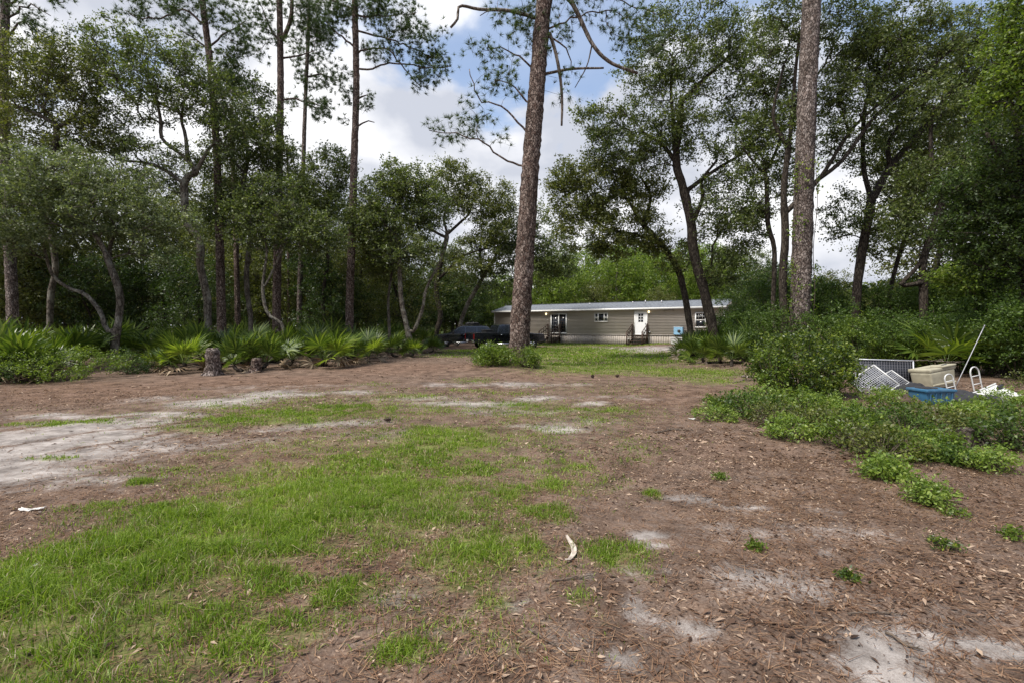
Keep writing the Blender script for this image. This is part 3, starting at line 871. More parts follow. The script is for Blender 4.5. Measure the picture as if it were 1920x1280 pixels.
oak('dark oak whose trunk runs close behind the right-hand pine',
    [[(1470, 600), (1468, 520), (1472, 440), (1470, 350), (1482, 250), (1492, 130), (1500, 60)],
     [(1472, 400), (1540, 330), (1600, 240), (1680, 170)], [(1480, 280), (1450, 220), (1470, 120)],
     [(1530, 340), (1580, 300), (1640, 220), (1720, 150), (1800, 80)]],
    [(1470, 60, 60, 60, 60), (1580, 60, 70, 60, 80), (1660, 110, 70, 50, 70), (1560, 170, 50, 50, 50), (1620, 190, 60, 40, 40), (1740, 80, 60, 60, 60), (1480, 230, 40, 50, 30), (1700, 40, 80, 40, 60), (1560, 250, 40, 40, 25)],
    19.5, 1470, M['oak_bark_dark'], M['oak_leaf'], 123, r0=0.165, per=52, size=0.09, spread=.27, lo=3)
oak('tall oak with a long limb reaching up right, beyond the thicket',
    [[(1606, 560), (1612, 500), (1622, 440), (1632, 380), (1620, 320), (1618, 250), (1625, 190), (1650, 130)],
     [(1632, 382), (1665, 320), (1692, 285), (1740, 230), (1765, 195), (1800, 150), (1835, 100)],
     [(1740, 235), (1790, 200), (1850, 165)], [(1670, 315), (1665, 270), (1690, 230)]],
    [(1640, 110, 60, 50, 55), (1700, 170, 60, 45, 55), (1800, 120, 60, 50, 65), (1850, 60, 70, 50, 70), (1780, 240, 60, 40, 45), (1600, 280, 45, 45, 30), (1680, 250, 50, 40, 35), (1860, 180, 60, 50, 55), (1650, 400, 60, 40, 30), (1580, 400, 40, 50, 30)],
    20.5, 1604, M['oak_bark_dark'], M['oak_leaf'], 124, r0=0.185, per=52, size=0.095, spread=.28, lo=3)
oak('crooked oak with a leaning side trunk at the right, behind the thicket',
    [[(1732, 560), (1730, 500), (1742, 450), (1758, 400), (1775, 350), (1750, 310), (1745, 250), (1752, 200)],
     [(1690, 535), (1712, 510), (1735, 480), (1760, 440), (1790, 410)],
     [(1770, 360), (1830, 310), (1880, 270)]],
    [(1760, 190, 50, 50, 45), (1730, 330, 50, 40, 40), (1800, 330, 60, 50, 55), (1870, 280, 60, 50, 60), (1700, 420, 40, 40, 30), (1830, 400, 60, 40, 50)],
    18.5, 1730, M['oak_bark_dark'], M['oak_leaf'], 125, r0=0.17, per=54, size=0.09, spread=.27, lo=2.6)
oak('curved thin oak between the two thick-trunked oaks at the right',
    [[(1668, 560), (1680, 500), (1698, 440), (1704, 400), (1692, 360), (1688, 310)], [(1704, 410), (1680, 400), (1655, 405)]],
    [(1690, 290, 45, 40, 40), (1650, 340, 40, 40, 30), (1720, 380, 35, 35, 25), (1660, 460, 50, 25, 25)],
    21.5, 1666, M['oak_bark_dark'], M['oak_leaf_olive'], 126, r0=0.12, per=46, size=0.09, spread=.28, lo=3)
oak('dense dark broadleaf tree filling the right edge with heavy low boughs',
    [[(1935, 600), (1925, 500), (1930, 400), (1915, 300), (1900, 200)], [(1925, 440), (1860, 390), (1810, 370)], [(1925, 380), (1880, 300), (1850, 250)]],
    [(1880, 340, 90, 70, 95), (1850, 430, 80, 60, 85), (1900, 480, 80, 60, 80), (1830, 360, 60, 50, 40), (1920, 240, 70, 60, 55), (1960, 350, 70, 120, 60)],
    13.5, 1936, M['oak_bark_dark'], M['leaf_mid'], 127, r0=0.19, per=66, size=0.068, spread=.26, lo=1.8)
oak('bright green leafy tree hanging in from the upper right corner',
    [[(2010, 600), (2000, 450), (1990, 300), (1980, 180), (1975, 90)], [(1990, 220), (1940, 160), (1900, 130)]],
    [(1900, 110, 50, 60, 40), (1880, 170, 40, 45, 26), (1940, 60, 60, 60, 40), (1960, 180, 60, 80, 40), (1915, 20, 50, 30, 20)],
    12, 2012, M['oak_bark_dark'], M['shrub_leaf'], 128, r0=0.15, per=60, size=0.07, spread=.26, lo=2, name='broadleaf_tree')
oak('yellow-green sapling glowing behind the thicket at far right',
    [[(1830, 600), (1828, 540), (1835, 490)]],
    [(1800, 520, 45, 28, 40), (1850, 510, 40, 30, 40), (1890, 540, 40, 35, 40)],
    17, 1830, M['oak_bark_dark'], M['leaf_bright'], 129, r0=0.06, per=60, size=0.09, spread=.25, lo=.8, name='sapling')

# ------------------------------------------------------------------ pines
def pine(label, line, Y, base_px, r0, r1, limbs, top_blobs, seed, bark='pine_bark', stem_top=None, per=12, each=4, L=0.26, w=0.012, fork=None, dead=(), sides=18, twig_maxr=0.07):
    """line: (px, py) guide from foot to the top of the frame; limbs: (start py index point, guide points, clump blobs)"""
    rng = np.random.default_rng(seed)
    main = px_trunk(line, Y, base_px)
    base = main[0].copy(); base[2] += 0.12
    if stem_top:                                # the stem goes on above the frame
        d = main[-1] - main[-2]; d = d / d[2]
        main = np.concatenate([main, (main[-1] + d * (stem_top - main[-1][2]))[None]])
    pts = resample(main, 0.16)
    h = pts[:, 2] / pts[-1, 2]
    rad = r0 + (r1 - r0) * h
    rad = rad * (1 + 0.38 * np.exp(-(np.maximum(pts[:, 2], 0) / 0.38)))
    g = Geo()
    g.tube(pts - base, rad, sides, jit=0.05, rng=rng)
    if fork:
        Pf = np.array([at(px, py, Y) for px, py in fork])
        i = int(np.argmin(np.linalg.norm(pts - Pf[0], axis=1)))
        Q = resample(np.concatenate([pts[i][None], Pf]), 0.25)
        g.tube(Q - base, np.linspace(rad[i] * 0.75, rad[i] * 0.45, len(Q)), 12, jit=0.03, rng=rng)
    sk = Skel(base)
    sk.chain(pts[::2], None, None)
    B = []
    for guide in limbs:
        Pg = np.array([at(px, py, Y + (rr[0] if rr else 0)) for px, py, *rr in guide])
        i = sk.near(Pg[0], 0.0)
        Q = resample(np.concatenate([sk.P[i][None], Pg]), 0.25)[1:]
        Q[:-1] += rng.normal(size=(len(Q) - 1, 3)) * 0.035
        sk.chain(Q, i, np.linspace(0.05, 0.018, len(Q)) * (Y / 22))
    for bl in top_blobs:
        px, py, rx, ry, n = bl[:5]
        c, r = px_blob(px, py, rx, ry, Y + (bl[5] if len(bl) > 5 else 0), dr=(bl[6] if len(bl) > 6 else None))
        B.append((c, r, n))
    root = thing('pine_tree', label, 'tree', tuple(base), 0)
    tips, dirs = grow_crown(sk, B, rng, k=0.12, lo=3.0, wob=0.07, sag=0.02, shell=.1) if B else (np.zeros((0, 3)), np.zeros((0, 3)))
    r = sk.radii(0.007, 2.2)
    P = np.array(sk.P) - base
    for ids in sk.chains[1:]:
        rr = np.minimum(r[ids], twig_maxr * (Y / 22)); rr[0] = min(rr[0], rr[1] * 1.2)
        g.tube(P[ids], rr, 6 if rr.max() > .03 else 4 if rr.max() > 0.014 else 3, cap=rr.max() > .03)
    mobj('trunk', g.mesh('trunk', M[bark], smooth=True), root)
    if len(tips):
        V, F = tuft_needles(tips - base, dirs, rng, per=per * 2, L=L, w=w * 1.6, each=each)
        mobj('crown', np_mesh('crown', V, F, M['needle']), root)
    for q, (guide, ra, rb) in enumerate(dead):
        Pg = np.array([at(px, py, Y + (rr[0] if rr else 0)) for px, py, *rr in guide])
        Q = resample(Pg, 0.2)
        gg = Geo(); gg.tube(Q - base, np.linspace(ra, rb, len(Q)), 8, jit=0.04, rng=rng)
        mobj('dead_branch', gg.mesh('dead_branch', M['dead_wood'], smooth=True), root)
    return root

pine('thick reddish pine with bare bent branches standing in the middle of the clearing',
     [(974, 660), (976, 600), (984, 480), (996, 300), (1010, 120), (1020, 0)], 18.6, 973, 0.385, 0.20,
     [[(985, 315), (945, 300), (900, 265), (850, 250), (805, 245)], [(990, 250), (940, 200), (900, 190), (880, 130)], [(1005, 130), (950, 90), (915, 95)],
      [(1012, 40), (940, 20), (900, 30)], [(1020, 60), (1080, 30), (1150, 20)], [(1000, 200), (960, 160), (930, 150)], [(1015, 60), (1060, 90), (1070, 130)],
      [(1022, 0), (1100, -30), (1180, 10), (1240, 30)]],
     [(850, 240, 50, 28, 18), (905, 210, 40, 40, 12), (935, 140, 40, 45, 26), (985, 60, 40, 50, 22), (960, 30, 45, 30, 16), (1060, 40, 35, 40, 10), (1140, 20, 60, 25, 20), (1190, 55, 50, 30, 22), (1060, 160, 20, 40, 6), (900, 100, 25, 30, 8), (1030, -60, 120, 60, 60), (920, 255, 30, 12, 4), (1040, 90, 25, 40, 8), (1210, 90, 40, 30, 10)],
     201, 'pine_bark', 24, per=13, each=4, L=0.26, w=0.010, sides=26,
     dead=[([(1026, -30), (1066, -2), (1085, 30), (1112, 85), (1145, 118), (1196, 138)], 0.10, 0.055),
           ([(1030, 62), (1042, 100), (1051, 150), (1054, 195), (1053, 236)], 0.075, 0.04),
           ([(1018, 140), (1070, 130), (1132, 128)], 0.06, 0.035),
           ([(1000, 32), (950, 20), (900, 18), (862, 12), (858, 36), (845, 52)], 0.07, 0.045),
           ([(1110, 85, .1), (1100, 125, .2), (1078, 165, .3)], 0.03, 0.015)])
pine('straight grey-barked pine rising from the shrubs on the right',
     [(1499, 640), (1501, 560), (1505, 430), (1511, 250), (1517, 100), (1522, 0)], 18.0, 1497, 0.345, 0.255,
     [], [(1530, -120, 120, 60, 60)], 202, 'pine_bark_grey', 23, sides=26)
pine('slim pine standing alone in front of the mid wood, with drooping right boughs',
     [(655, 650), (656, 560), (660, 430), (664, 300), (668, 160), (665, 0)], 27.0, 655, 0.225, 0.15,
     [[(668, 130), (700, 130), (735, 118), (800, 128), (845, 125)], [(667, 60), (720, 70), (770, 90), (820, 110)], [(667, 90), (640, 70), (600, 30)],
      [(668, 30), (720, 30), (780, 25)], [(665, 20), (620, 0), (590, -10)], [(668, 185), (690, 178)], [(666, 240), (684, 229), (702, 230)], [(668, 100), (720, 90), (760, 130), (790, 165)]],
     [(740, 30, 50, 35, 44), (790, 80, 45, 40, 44), (810, 130, 40, 32, 34), (720, 90, 40, 30, 26), (620, 30, 40, 40, 40), (650, 10, 40, 30, 24), (700, 10, 40, 30, 30), (600, 70, 30, 40, 22), (690, 190, 14, 16, 7), (650, 190, 12, 25, 6), (640, 140, 30, 25, 10), (680, -50, 120, 40, 50), (780, 150, 30, 16, 10), (640, 225, 12, 6, 2)],
     203, 'pine_bark', 21, per=13, each=5, L=0.28, w=0.014)
pine('tall pine forked near the top, centre of the left row',
     [(519, 640), (519, 560), (521, 430), (524, 300), (526, 150), (524, 0)], 26.0, 519, 0.22, 0.14,
     [[(526, 85), (505, 50), (492, 15)], [(528, 110), (560, 105), (590, 95)], [(524, 190), (545, 185), (570, 190), (605, 200)]],
     [(495, 40, 30, 40, 24), (560, 20, 35, 35, 26), (480, 90, 22, 25, 12), (590, 60, 24, 28, 16), (545, 80, 25, 25, 8), (520, -40, 100, 40, 50), (600, 205, 18, 20, 8), (580, 190, 14, 10, 4)],
     204, 'pine_bark', 20, per=13, each=5, L=0.28, w=0.014, fork=[(532, 70), (546, 30), (548, -40)])
pine('thin pine close right of the forked one',
     [(561, 640), (562, 560), (566, 430), (569, 300), (573, 180), (578, 60), (580, 0)], 29.5, 561, 0.17, 0.10,
     [[(570, 195), (595, 200), (612, 205)], [(572, 145), (600, 140), (640, 155)]],
     [(605, 205, 20, 18, 12), (585, 150, 25, 25, 14), (625, 150, 22, 16, 10), (575, 90, 30, 35, 20), (560, 130, 14, 20, 6), (545, 190, 14, 12, 5), (590, 30, 40, 35, 20)],
     205, 'pine_bark_grey', 17, per=13, each=5, L=0.30, w=0.015)
pine('leaning pine behind the stump, its crown above the pale-limbed oak',
     [(416, 620), (414, 540), (411, 420), (406, 280), (396, 140), (383, 30), (378, -10)], 23.5, 417, 0.205, 0.13,
     [[(384, 50), (350, 20), (310, 30), (270, 38), (235, 20)], [(380, 0), (330, -10), (280, 0)], [(390, 90), (430, 60), (460, 40)], [(400, 100), (360, 70), (340, 60)]],
     [(255, 25, 30, 20, 16), (310, 20, 35, 25, 18), (430, 40, 35, 35, 26), (350, 60, 20, 22, 8), (460, 80, 18, 25, 10), (340, 5, 30, 25, 12), (400, 0, 60, 40, 30), (365, 90, 16, 16, 5), (430, 115, 25, 25, 12), (410, 210, 20, 40, 12), (440, 160, 22, 25, 12)],
     206, 'pine_bark', 17.5, per=13, each=5, L=0.27, w=0.013)
pine('pine at the extreme left edge, partly hidden by oak leaves',
     [(24, 620), (22, 540), (16, 420), (9, 280), (6, 140), (10, 0)], 21.5, 26, 0.215, 0.15,
     [[(8, 80), (40, 45), (60, 60), (80, 95)], [(6, 40), (50, 10), (95, 30)], [(10, 10), (60, -10), (120, 5)]],
     [(85, 60, 30, 30, 14), (50, 20, 35, 30, 16), (115, 5, 18, 12, 6), (95, 85, 18, 18, 7), (30, 70, 25, 20, 6), (20, -40, 80, 40, 40)],
     207, 'pine_bark_grey', 19, per=13, each=4, L=0.25, w=0.012)
pine('thin dark pine just right of the leaning pine',
     [(446, 630), (445, 560), (442, 430), (436, 300), (434, 200)], 27, 446, 0.16, 0.10,
     [], [(436, 190, 24, 40, 14)], 208, 'pine_bark', 13, per=13, each=5, L=.28, w=.014)
pine('very thin pine stem between the forked pine and its neighbour',
     [(541, 630), (541, 540), (540, 440), (541, 380), (539, 300)], 31, 541, 0.09, 0.06,
     [], [(540, 280, 14, 30, 8)], 209, 'pine_bark', 13, per=13, each=4, L=.28, w=.014)

# ------------------------------------------------------------------ woodland behind: a few moulds, copied
def generic_tree(seed, H, spread, low, leafm, bark, n, per, size, sp, r0):
    rng = np.random.default_rng(seed)
    sk = Skel(np.zeros(3))
    lean = rng.normal(size=2) * 0.6
    z = np.array([-0.15, H * .2, H * .4, H * .62, H * .8])
    P = np.stack([lean[0] * z / H + rng.normal(size=5) * .25, lean[1] * z / H + rng.normal(size=5) * .25, z], 1); P[0, :2] = 0
    Q = resample(P, 0.4)
    sk.chain(Q, None, np.linspace(r0, r0 * .35, len(Q)))
    B = []
    for i in range(9):
        a = i * 2.4 + rng.uniform(0, 1)
        hz = low + (H - low) * (0.12 + 0.80 * (i + .5) / 9)
        rr = spread * (1.0 - 0.45 * (i / 9)) * rng.uniform(.35, .75)
        B.append(((math.cos(a) * rr, math.sin(a) * rr, hz), (spread * .5, spread * .5, (H - low) * .17), n // 9))
    tips, dirs = grow_crown(sk, B, rng, lo=low * .5, wob=.15, step=.5)
    tm = skel_mesh(sk, 'trunk', bark, np.zeros(3), tip=0.013, rng=rng)
    V, F = clump_leaves(tips, per, sp, size, rng, dirs=dirs)
    return tm, np_mesh('crown', V, F, leafm)

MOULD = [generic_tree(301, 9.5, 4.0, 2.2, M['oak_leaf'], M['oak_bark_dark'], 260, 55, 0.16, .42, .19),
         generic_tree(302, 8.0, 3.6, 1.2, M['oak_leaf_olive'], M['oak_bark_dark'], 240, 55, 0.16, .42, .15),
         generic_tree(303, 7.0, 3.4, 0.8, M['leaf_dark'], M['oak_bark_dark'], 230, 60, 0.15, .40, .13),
         generic_tree(304, 9.0, 3.8, 1.5, M['leaf_bright'], M['oak_bark'], 260, 60, 0.20, .45, .18)]  # last mould: sunlight on the trees behind the home put into brighter leaf colour

MOULD.append(generic_tree(305, 16.0, 4.6, 4.5, M['oak_leaf'], M['oak_bark_dark'], 430, 60, 0.135, .40, .20))
MOULD.append(generic_tree(306, 12.0, 4.2, 2.5, M['oak_leaf_olive'], M['oak_bark'], 380, 60, 0.135, .40, .16))

def plant_copy(mould, x, y, s, rz, label, group, name='oak_tree', sz=None):
    tm, cm = MOULD[mould]
    root = thing(name, label, 'tree', (x, y, float(gz(x, y))), rz, group)
    root.scale = (s, s, s * (sz or 1))
    mobj('trunk', tm, root); mobj('crown', cm, root)
    return root

rr = random.Random(5)
# rows: (px, distance, mould, scale)
deep_left = []
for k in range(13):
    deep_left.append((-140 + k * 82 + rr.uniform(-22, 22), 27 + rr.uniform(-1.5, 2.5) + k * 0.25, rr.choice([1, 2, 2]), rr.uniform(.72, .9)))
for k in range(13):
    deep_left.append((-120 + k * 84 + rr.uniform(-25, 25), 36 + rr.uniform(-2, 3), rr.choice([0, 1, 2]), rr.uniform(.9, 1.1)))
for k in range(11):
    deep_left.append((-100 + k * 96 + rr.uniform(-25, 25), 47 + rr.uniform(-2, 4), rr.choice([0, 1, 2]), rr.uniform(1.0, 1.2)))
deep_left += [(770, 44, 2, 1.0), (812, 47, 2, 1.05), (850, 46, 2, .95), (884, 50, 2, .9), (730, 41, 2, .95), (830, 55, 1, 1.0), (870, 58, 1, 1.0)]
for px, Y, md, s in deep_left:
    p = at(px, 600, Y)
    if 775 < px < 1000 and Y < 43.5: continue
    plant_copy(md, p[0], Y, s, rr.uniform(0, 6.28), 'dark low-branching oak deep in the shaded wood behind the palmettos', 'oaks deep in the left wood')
for k, (px, Y, md, s) in enumerate([(905, 52, 3, .55), (940, 60, 3, .8), (1010, 66, 3, 1.0), (1070, 62, 3, .92), (1120, 68, 3, 1.25), (1165, 62, 3, 1.05), (1215, 68, 3, 1.2), (1260, 60, 3, .95), (1310, 64, 3, 1.1), (1350, 58, 3, 1.0), (1400, 60, 0, 1.0), (1040, 80, 3, 1.25), (1190, 82, 3, 1.45), (1280, 80, 3, 1.35), (1110, 60, 1, .75), (1240, 56, 1, .6)]):
    p = at(px, 600, Y)
    plant_copy(md, p[0], Y, s * 1.18, rr.uniform(0, 6.28), 'sunlit green tree rising behind the mobile home roof', 'trees behind the mobile home', name='broadleaf_tree')
for k, (px, Y, md, s) in enumerate([(1420, 33, 2, .8), (1490, 31, 2, .75), (1560, 32, 1, .6), (1640, 34, 1, .55), (1720, 31, 2, .65), (1790, 28, 2, .8), (1870, 26, 2, .85), (1960, 24, 2, .9), (2060, 22, 0, .9), (1450, 46, 1, .9), (1530, 45, 2, .8), (1620, 48, 3, .6), (1700, 46, 3, .6), (1790, 44, 1, .8), (1880, 42, 0, .9), (1980, 38, 0, .9)]):
    p = at(px, 600, Y)
    plant_copy(md, p[0], Y, s, rr.uniform(0, 6.28), 'dark bushy tree standing in the wood beyond the right-hand thicket', 'trees beyond the right thicket', name='bushy_tree')

for px, Y, md, s, lab in [(30, 28, 5, 1.05, 'tall oak behind the bent-limbed oak at the left edge of the wood'), (150, 30, 5, 1.1, 'tall oak filling the gap left of the pale-limbed oak'), (480, 33, 5, 1.0, 'oak behind the forked pine in the left wood'), (330, 36, 5, 1.0, 'oak low in the gap under the pale-limbed oak crown'), (425, 34, 5, 1.1, 'oak behind the leaning pine and the stump'), (565, 38, 5, 1.08, 'oak behind the thin pine in the middle of the left wood'), (680, 38, 5, .95, 'oak behind the lone slim pine of the mid wood'), (-90, 24, 4, .9, 'tall oak reaching in from beyond the left picture edge'),
                          (1745, 27, 5, 1.25, 'tall oak behind the crooked oak at right'), (1915, 22, 4, .95, 'tall oak at the right picture edge behind the bright tree'), ]:
    p = at(px, 600, Y)
    plant_copy(md, p[0], Y, s, rr.uniform(0, 6.28), lab, None)

def far_wood():
    rng = np.random.default_rng(400)
    n = 34000
    a = rng.uniform(-1.35, 1.35, n)
    d = 95 + 22 * rng.uniform(0, 1, n)
    x, y = np.sin(a) * d, np.cos(a) * d
    top = 6.5 + 5.5 * fbm(a * 14 + 50, d * 0.02, 5, 4)
    z = rng.uniform(0, 1, n) ** 1.25 * top
    V, F = leaf_quads(np.stack([x, y, z], 1), 1.25 * rng.uniform(.5, 1.3, n), 0.7, rng)
    return np_mesh('far_wood', V, F, M['oak_leaf'])
stuff(mobj('far_wood', far_wood()), 'distant green wood closing the view behind everything', 'wood')

# ------------------------------------------------------------------ shrubs
def shrub_meshes(seed, W, H, leafm, n, per, size, sp, ratio=.5, stems=7, up=.6, tipm=None, flat=.8, lowfill=.15):
    rng = np.random.default_rng(seed)
    g = Geo(); tips = []
    C = ellipsoid_pts((0, 0, H * .52), (W * .5, W * .5, H * .5), n, rng, .2)
    C[:, 2] = np.maximum(C[:, 2], H * lowfill * rng.uniform(.5, 1, n))
    for i in range(n):
        if i % max(1, n // (stems * 5)) == 0:
            b = np.array([rng.normal() * W * .06, rng.normal() * W * .06, -0.05])
            mid = b + (C[i] - b) * .5 + np.array([-C[i][0] * .12, -C[i][1] * .12, H * .06])
            t = np.linspace(0, 1, 6)[:, None]
            Q = (1 - t) ** 2 * b + 2 * t * (1 - t) * mid + t ** 2 * C[i]
            g.tube(Q, np.linspace(.012, .004, 6) * (0.6 + H * .35), 4, cap=False)
    V, F = clump_leaves(C, per, sp, size, rng, ratio=ratio, up=up, flat=flat)
    V[:, 2] = np.maximum(V[:, 2], 0.01)
    return g.mesh('stems', M['twig'], True), np_mesh('foliage', V, F, leafm)

def put_shrub(ms, x, y, rz, s, label, group=None, name='shrub', cat='shrub'):
    root = thing(name, label, cat, (x, y, float(gz(x, y))), rz, group)
    root.scale = (s, s, s)
    mobj('stems', ms[0], root); mobj('foliage', ms[1], root)
    return root

# the thicket on the right
TH = [shrub_meshes(501, 2.8, 2.7, M['thicket_leaf'], 140, 75, .085, .18),
      shrub_meshes(502, 2.4, 2.6, M['thicket_leaf'], 120, 75, .085, .18),
      shrub_meshes(503, 2.8, 2.0, M['shrub_leaf'], 120, 70, .070, .17),
      shrub_meshes(504, 4.4, 4.9, M['thicket_leaf'], 230, 70, .11, .25)]
front = [(1352, 27, 3, .42), (1380, 24.5, 0, .85), (1418, 21.5, 0, .95), (1392, 19.5, 0, .55), (1462, 18.5, 1, .85), (1560, 16.6, 0, .85), (1618, 15.8, 2, .85), (1668, 15.4, 0, .75), (1712, 15.0, 2, .7), (1760, 15.6, 0, .85), (1815, 14.6, 1, .72), (1868, 13.8, 0, .85), (1925, 12.8, 1, .85), (1985, 12.2, 0, .9), (2060, 11.5, 1, .95)]
for k, (px, Y, md, s) in enumerate(front):
    p = at(px, 640, Y)
    put_shrub(TH[md], p[0], Y, k * 1.7, s, '%s dark leafy bush from the left in the front of the right-hand thicket' % ORD[k], 'thicket bushes in the front row', 'thicket_bush', 'bush')
back = [(1425, 26, .8), (1490, 24, .75), (1555, 22.5, .72), (1640, 21.5, .68), (1710, 20.5, .66), (1780, 19.5, .72), (1850, 18, .78), (1925, 16.5, .85), (2010, 15.5, .9)]
for k, (px, Y, s) in enumerate(back):
    p = at(px, 640, Y)
    put_shrub(TH[3], p[0], Y, k * 2.1, s, '%s tall dense bush from the left in the back of the right-hand thicket' % ORD[k], 'thicket bushes in the back row', 'thicket_bush', 'bush')

# single shrubs with a look of their own
def px_shrub(px, py, wpx, hpx, seed, leafm, label, n, per, size, sp, name='shrub', group=None, ratio=.5, up=.6, flat=.8, lowfill=.15):
    c = on_ground(px, py)
    s = c[1] / FPX
    ms = shrub_meshes(seed, wpx * s, hpx * s, M[leafm], n, per, size, sp, ratio=ratio, up=up, flat=flat, lowfill=lowfill)
    return put_shrub(ms, c[0], c[1], 0, 1, label, group, name)

px_shrub(1500, 748, 190, 122, 520, 'waxy_leaf', 'big glossy dark shrub with yellow-green tips at the foot of the right pine', 170, 62, .068, .12)
px_shrub(1452, 752, 80, 112, 521, 'shrub_leaf', 'bright green leafy shoots on the left of the big glossy shrub', 60, 45, .06, .10)
px_shrub(1556, 750, 90, 84, 522, 'shrub_leaf', 'light green shoots on the right of the big glossy shrub', 60, 40, .06, .10)
px_shrub(925, 693, 80, 38, 523, 'shrub_leaf', 'leafy shrub on the left of the thick middle pine foot', 80, 50, .10, .14, ratio=.32)
px_shrub(985, 695, 60, 34, 524, 'shrub_leaf', 'small leafy shrub in front of the thick middle pine foot', 50, 42, .09, .13, ratio=.32)
px_shrub(905, 690, 40, 26, 525, 'waxy_leaf', 'low dark shrub at the left end of the middle pine mound', 30, 45, .09, .13, ratio=.32)
low = [(1400, 782, 110, 42), (1450, 800, 90, 40), (1505, 790, 100, 50), (1360, 770, 70, 24), (1545, 778, 70, 36), (1440, 765, 120, 34), (1530, 752, 80, 30),
       (1600, 840, 110, 62), (1655, 862, 110, 58), (1625, 808, 90, 40), (1690, 820, 110, 48), (1675, 780, 110, 40), (1740, 803, 110, 34), (1805, 800, 110, 34), 
       (1880, 800, 110, 50), (1900, 850, 100, 70), (1905, 775, 80, 26), (1950, 760, 90, 60), (1590, 790, 60, 30), (1740, 935, 60, 34), (1760, 845, 60, 30), (1660, 890, 60, 30), (1650, 760, 70, 26)]
low += [(1480, 822, 80, 34), (1560, 812, 90, 40), (1340, 788, 70, 22), (1780, 868, 70, 30), (1850, 880, 80, 36), (1700, 858, 80, 40), (1835, 822, 70, 28)]
low.sort()
for k, (px, py, w, h) in enumerate(low):
    kk = .8 if (py < 815 and px > 1640) else 1.12
    px_shrub(px, py, w * 1.18, h * kk, 540 + k, ['blueberry_leaf', 'shrub_leaf', 'thicket_leaf', 'blueberry_leaf', 'oak_leaf_olive'][k % 5],
             '%s low green shrub from the left on the bank at right' % ORD[k], 36 + (k * 7) % 22, 40, (.042 if py > 830 else .050) * (.85 + .1 * (k % 4)), .075, 'low_shrub', 'low shrubs on the right bank', lowfill=.1)
for k, (px, py, w, h, lab) in enumerate([(1790, 960, 34, 14, 'small weed sprout nearest the right edge among leaf litter'), (1590, 1078, 28, 12, 'small grey-green weed sprout alone in the brown litter at right'),
                                         (1775, 1025, 46, 18, 'flat grey-green weed rosette in the litter near the right edge'), (1350, 895, 22, 10, 'tiny weed sprout in the brown litter right of centre'),
                                         (1890, 1000, 40, 20, 'low weed tuft at the right edge of the litter'), (1415, 1020, 16, 9, 'tiny yellow-green seedling in the litter, right of the sand patch')]):
    px_shrub(px, py, w, h, 580 + k, 'waxy_leaf' if k in (1, 2) else 'shrub_leaf', lab, 9, 6, .028, .035, 'weed', lowfill=.05, flat=.4)
# scrub filling under the left trees
px_shrub(120, 712, 210, 62, 590, 'shrub_leaf', 'wide leafy shrub among the palmettos at the left edge', 150, 55, .055, .12)
px_shrub(240, 700, 90, 45, 591, 'leaf_dark', 'dark leafy shrub under the twin-stemmed oak', 70, 50, .055, .12)
px_shrub(45, 716, 90, 56, 592, 'leaf_dark', 'dark shrub in the left corner of the palmetto edge', 60, 55, .055, .12)

# vine on the right pine
def vine():
    rng = np.random.default_rng(610)
    b = at(1497, 640, 18.0); b[2] = float(gz(b[0], b[1]))
    top = at(1510, 300, 18.0)
    g = Geo()
    n = 900
    t = rng.uniform(0, 1, n) ** .9
    side = np.where(rng.uniform(size=n) < .62, PI, 0) + rng.normal(size=n) * .75
    ax = b + (top - b) * t[:, None]
    rad = .47 - .08 * t + rng.exponential(.06, n)
    C = ax + np.stack([np.cos(side) * rad, -np.abs(np.sin(side)) * rad, rng.normal(size=n) * .1], 1)
    keep = vnoise(t * 9, np.cos(side) + 3, 8) > .42
    V, F = leaf_quads(C[keep] - b, .10 * rng.uniform(.6, 1.3, keep.sum()), .7, rng, up=.2)
    root = thing('climbing_vine', 'green vine climbing the sides of the right-hand pine trunk', 'vine', tuple(b))
    for s0 in (-1, 1):
        tt = np.linspace(0, 1, 40)[:, None]
        Q = (b + (top - b) * tt) + np.concatenate([s0 * (.43 - .07 * tt), -.12 + .08 * np.sin(tt * 14), tt * 0], 1)
        g.tube(Q - b, .012, 5)
    mobj('stems', g.mesh('stems', M['twig'], True), root)
    mobj('foliage', np_mesh('foliage', V, F, M['leaf_bright']), root)
vine()

# ------------------------------------------------------------------ palmettos
def frond_mesh(seed, mat, dead=False):
    rng = np.random.default_rng(seed)
    g = Geo()
    Lp = .55 * rng.uniform(.85, 1.15)
    t = np.linspace(0, 1, 4)[:, None]
    P = np.concatenate([t * Lp, t * 0, -.10 * t * t], 1)
    g.tube(P, np.linspace(.012, .008, 4), 3, cap=False)
    e = P[-1]
    nb = 20
    for i in range(nb):
        a = (-1 + 2 * (i + .5) / nb) * R(118) + rng.normal() * .04
        L = (.58 - .17 * (abs(a) / R(118)) ** 2) * rng.uniform(.85, 1.1)
        droop = (.17 if not dead else .4) * rng.uniform(.5, 1.6)
        d = np.array([math.cos(a), math.sin(a), .22 * abs(math.sin(a))])
        s = np.array([-math.sin(a), math.cos(a), 0])
        w = .027
        m = e + d * L * .5 + np.array([0, 0, -droop * .12])
        tip = e + d * L + np.array([0, 0, -droop * L])
        g.add([e, m - s * w + [0, 0, .008], tip, m + s * w + [0, 0, .008]], Q=[[0, 1, 2, 3]])
    return g.mesh('frond', mat)

FR = [frond_mesh(700 + i, M['palm']) for i in range(5)]
FY = [frond_mesh(710 + i, M['palm_yellow']) for i in range(2)]
FD = [frond_mesh(720 + i, M['palm_dead'], True) for i in range(2)]

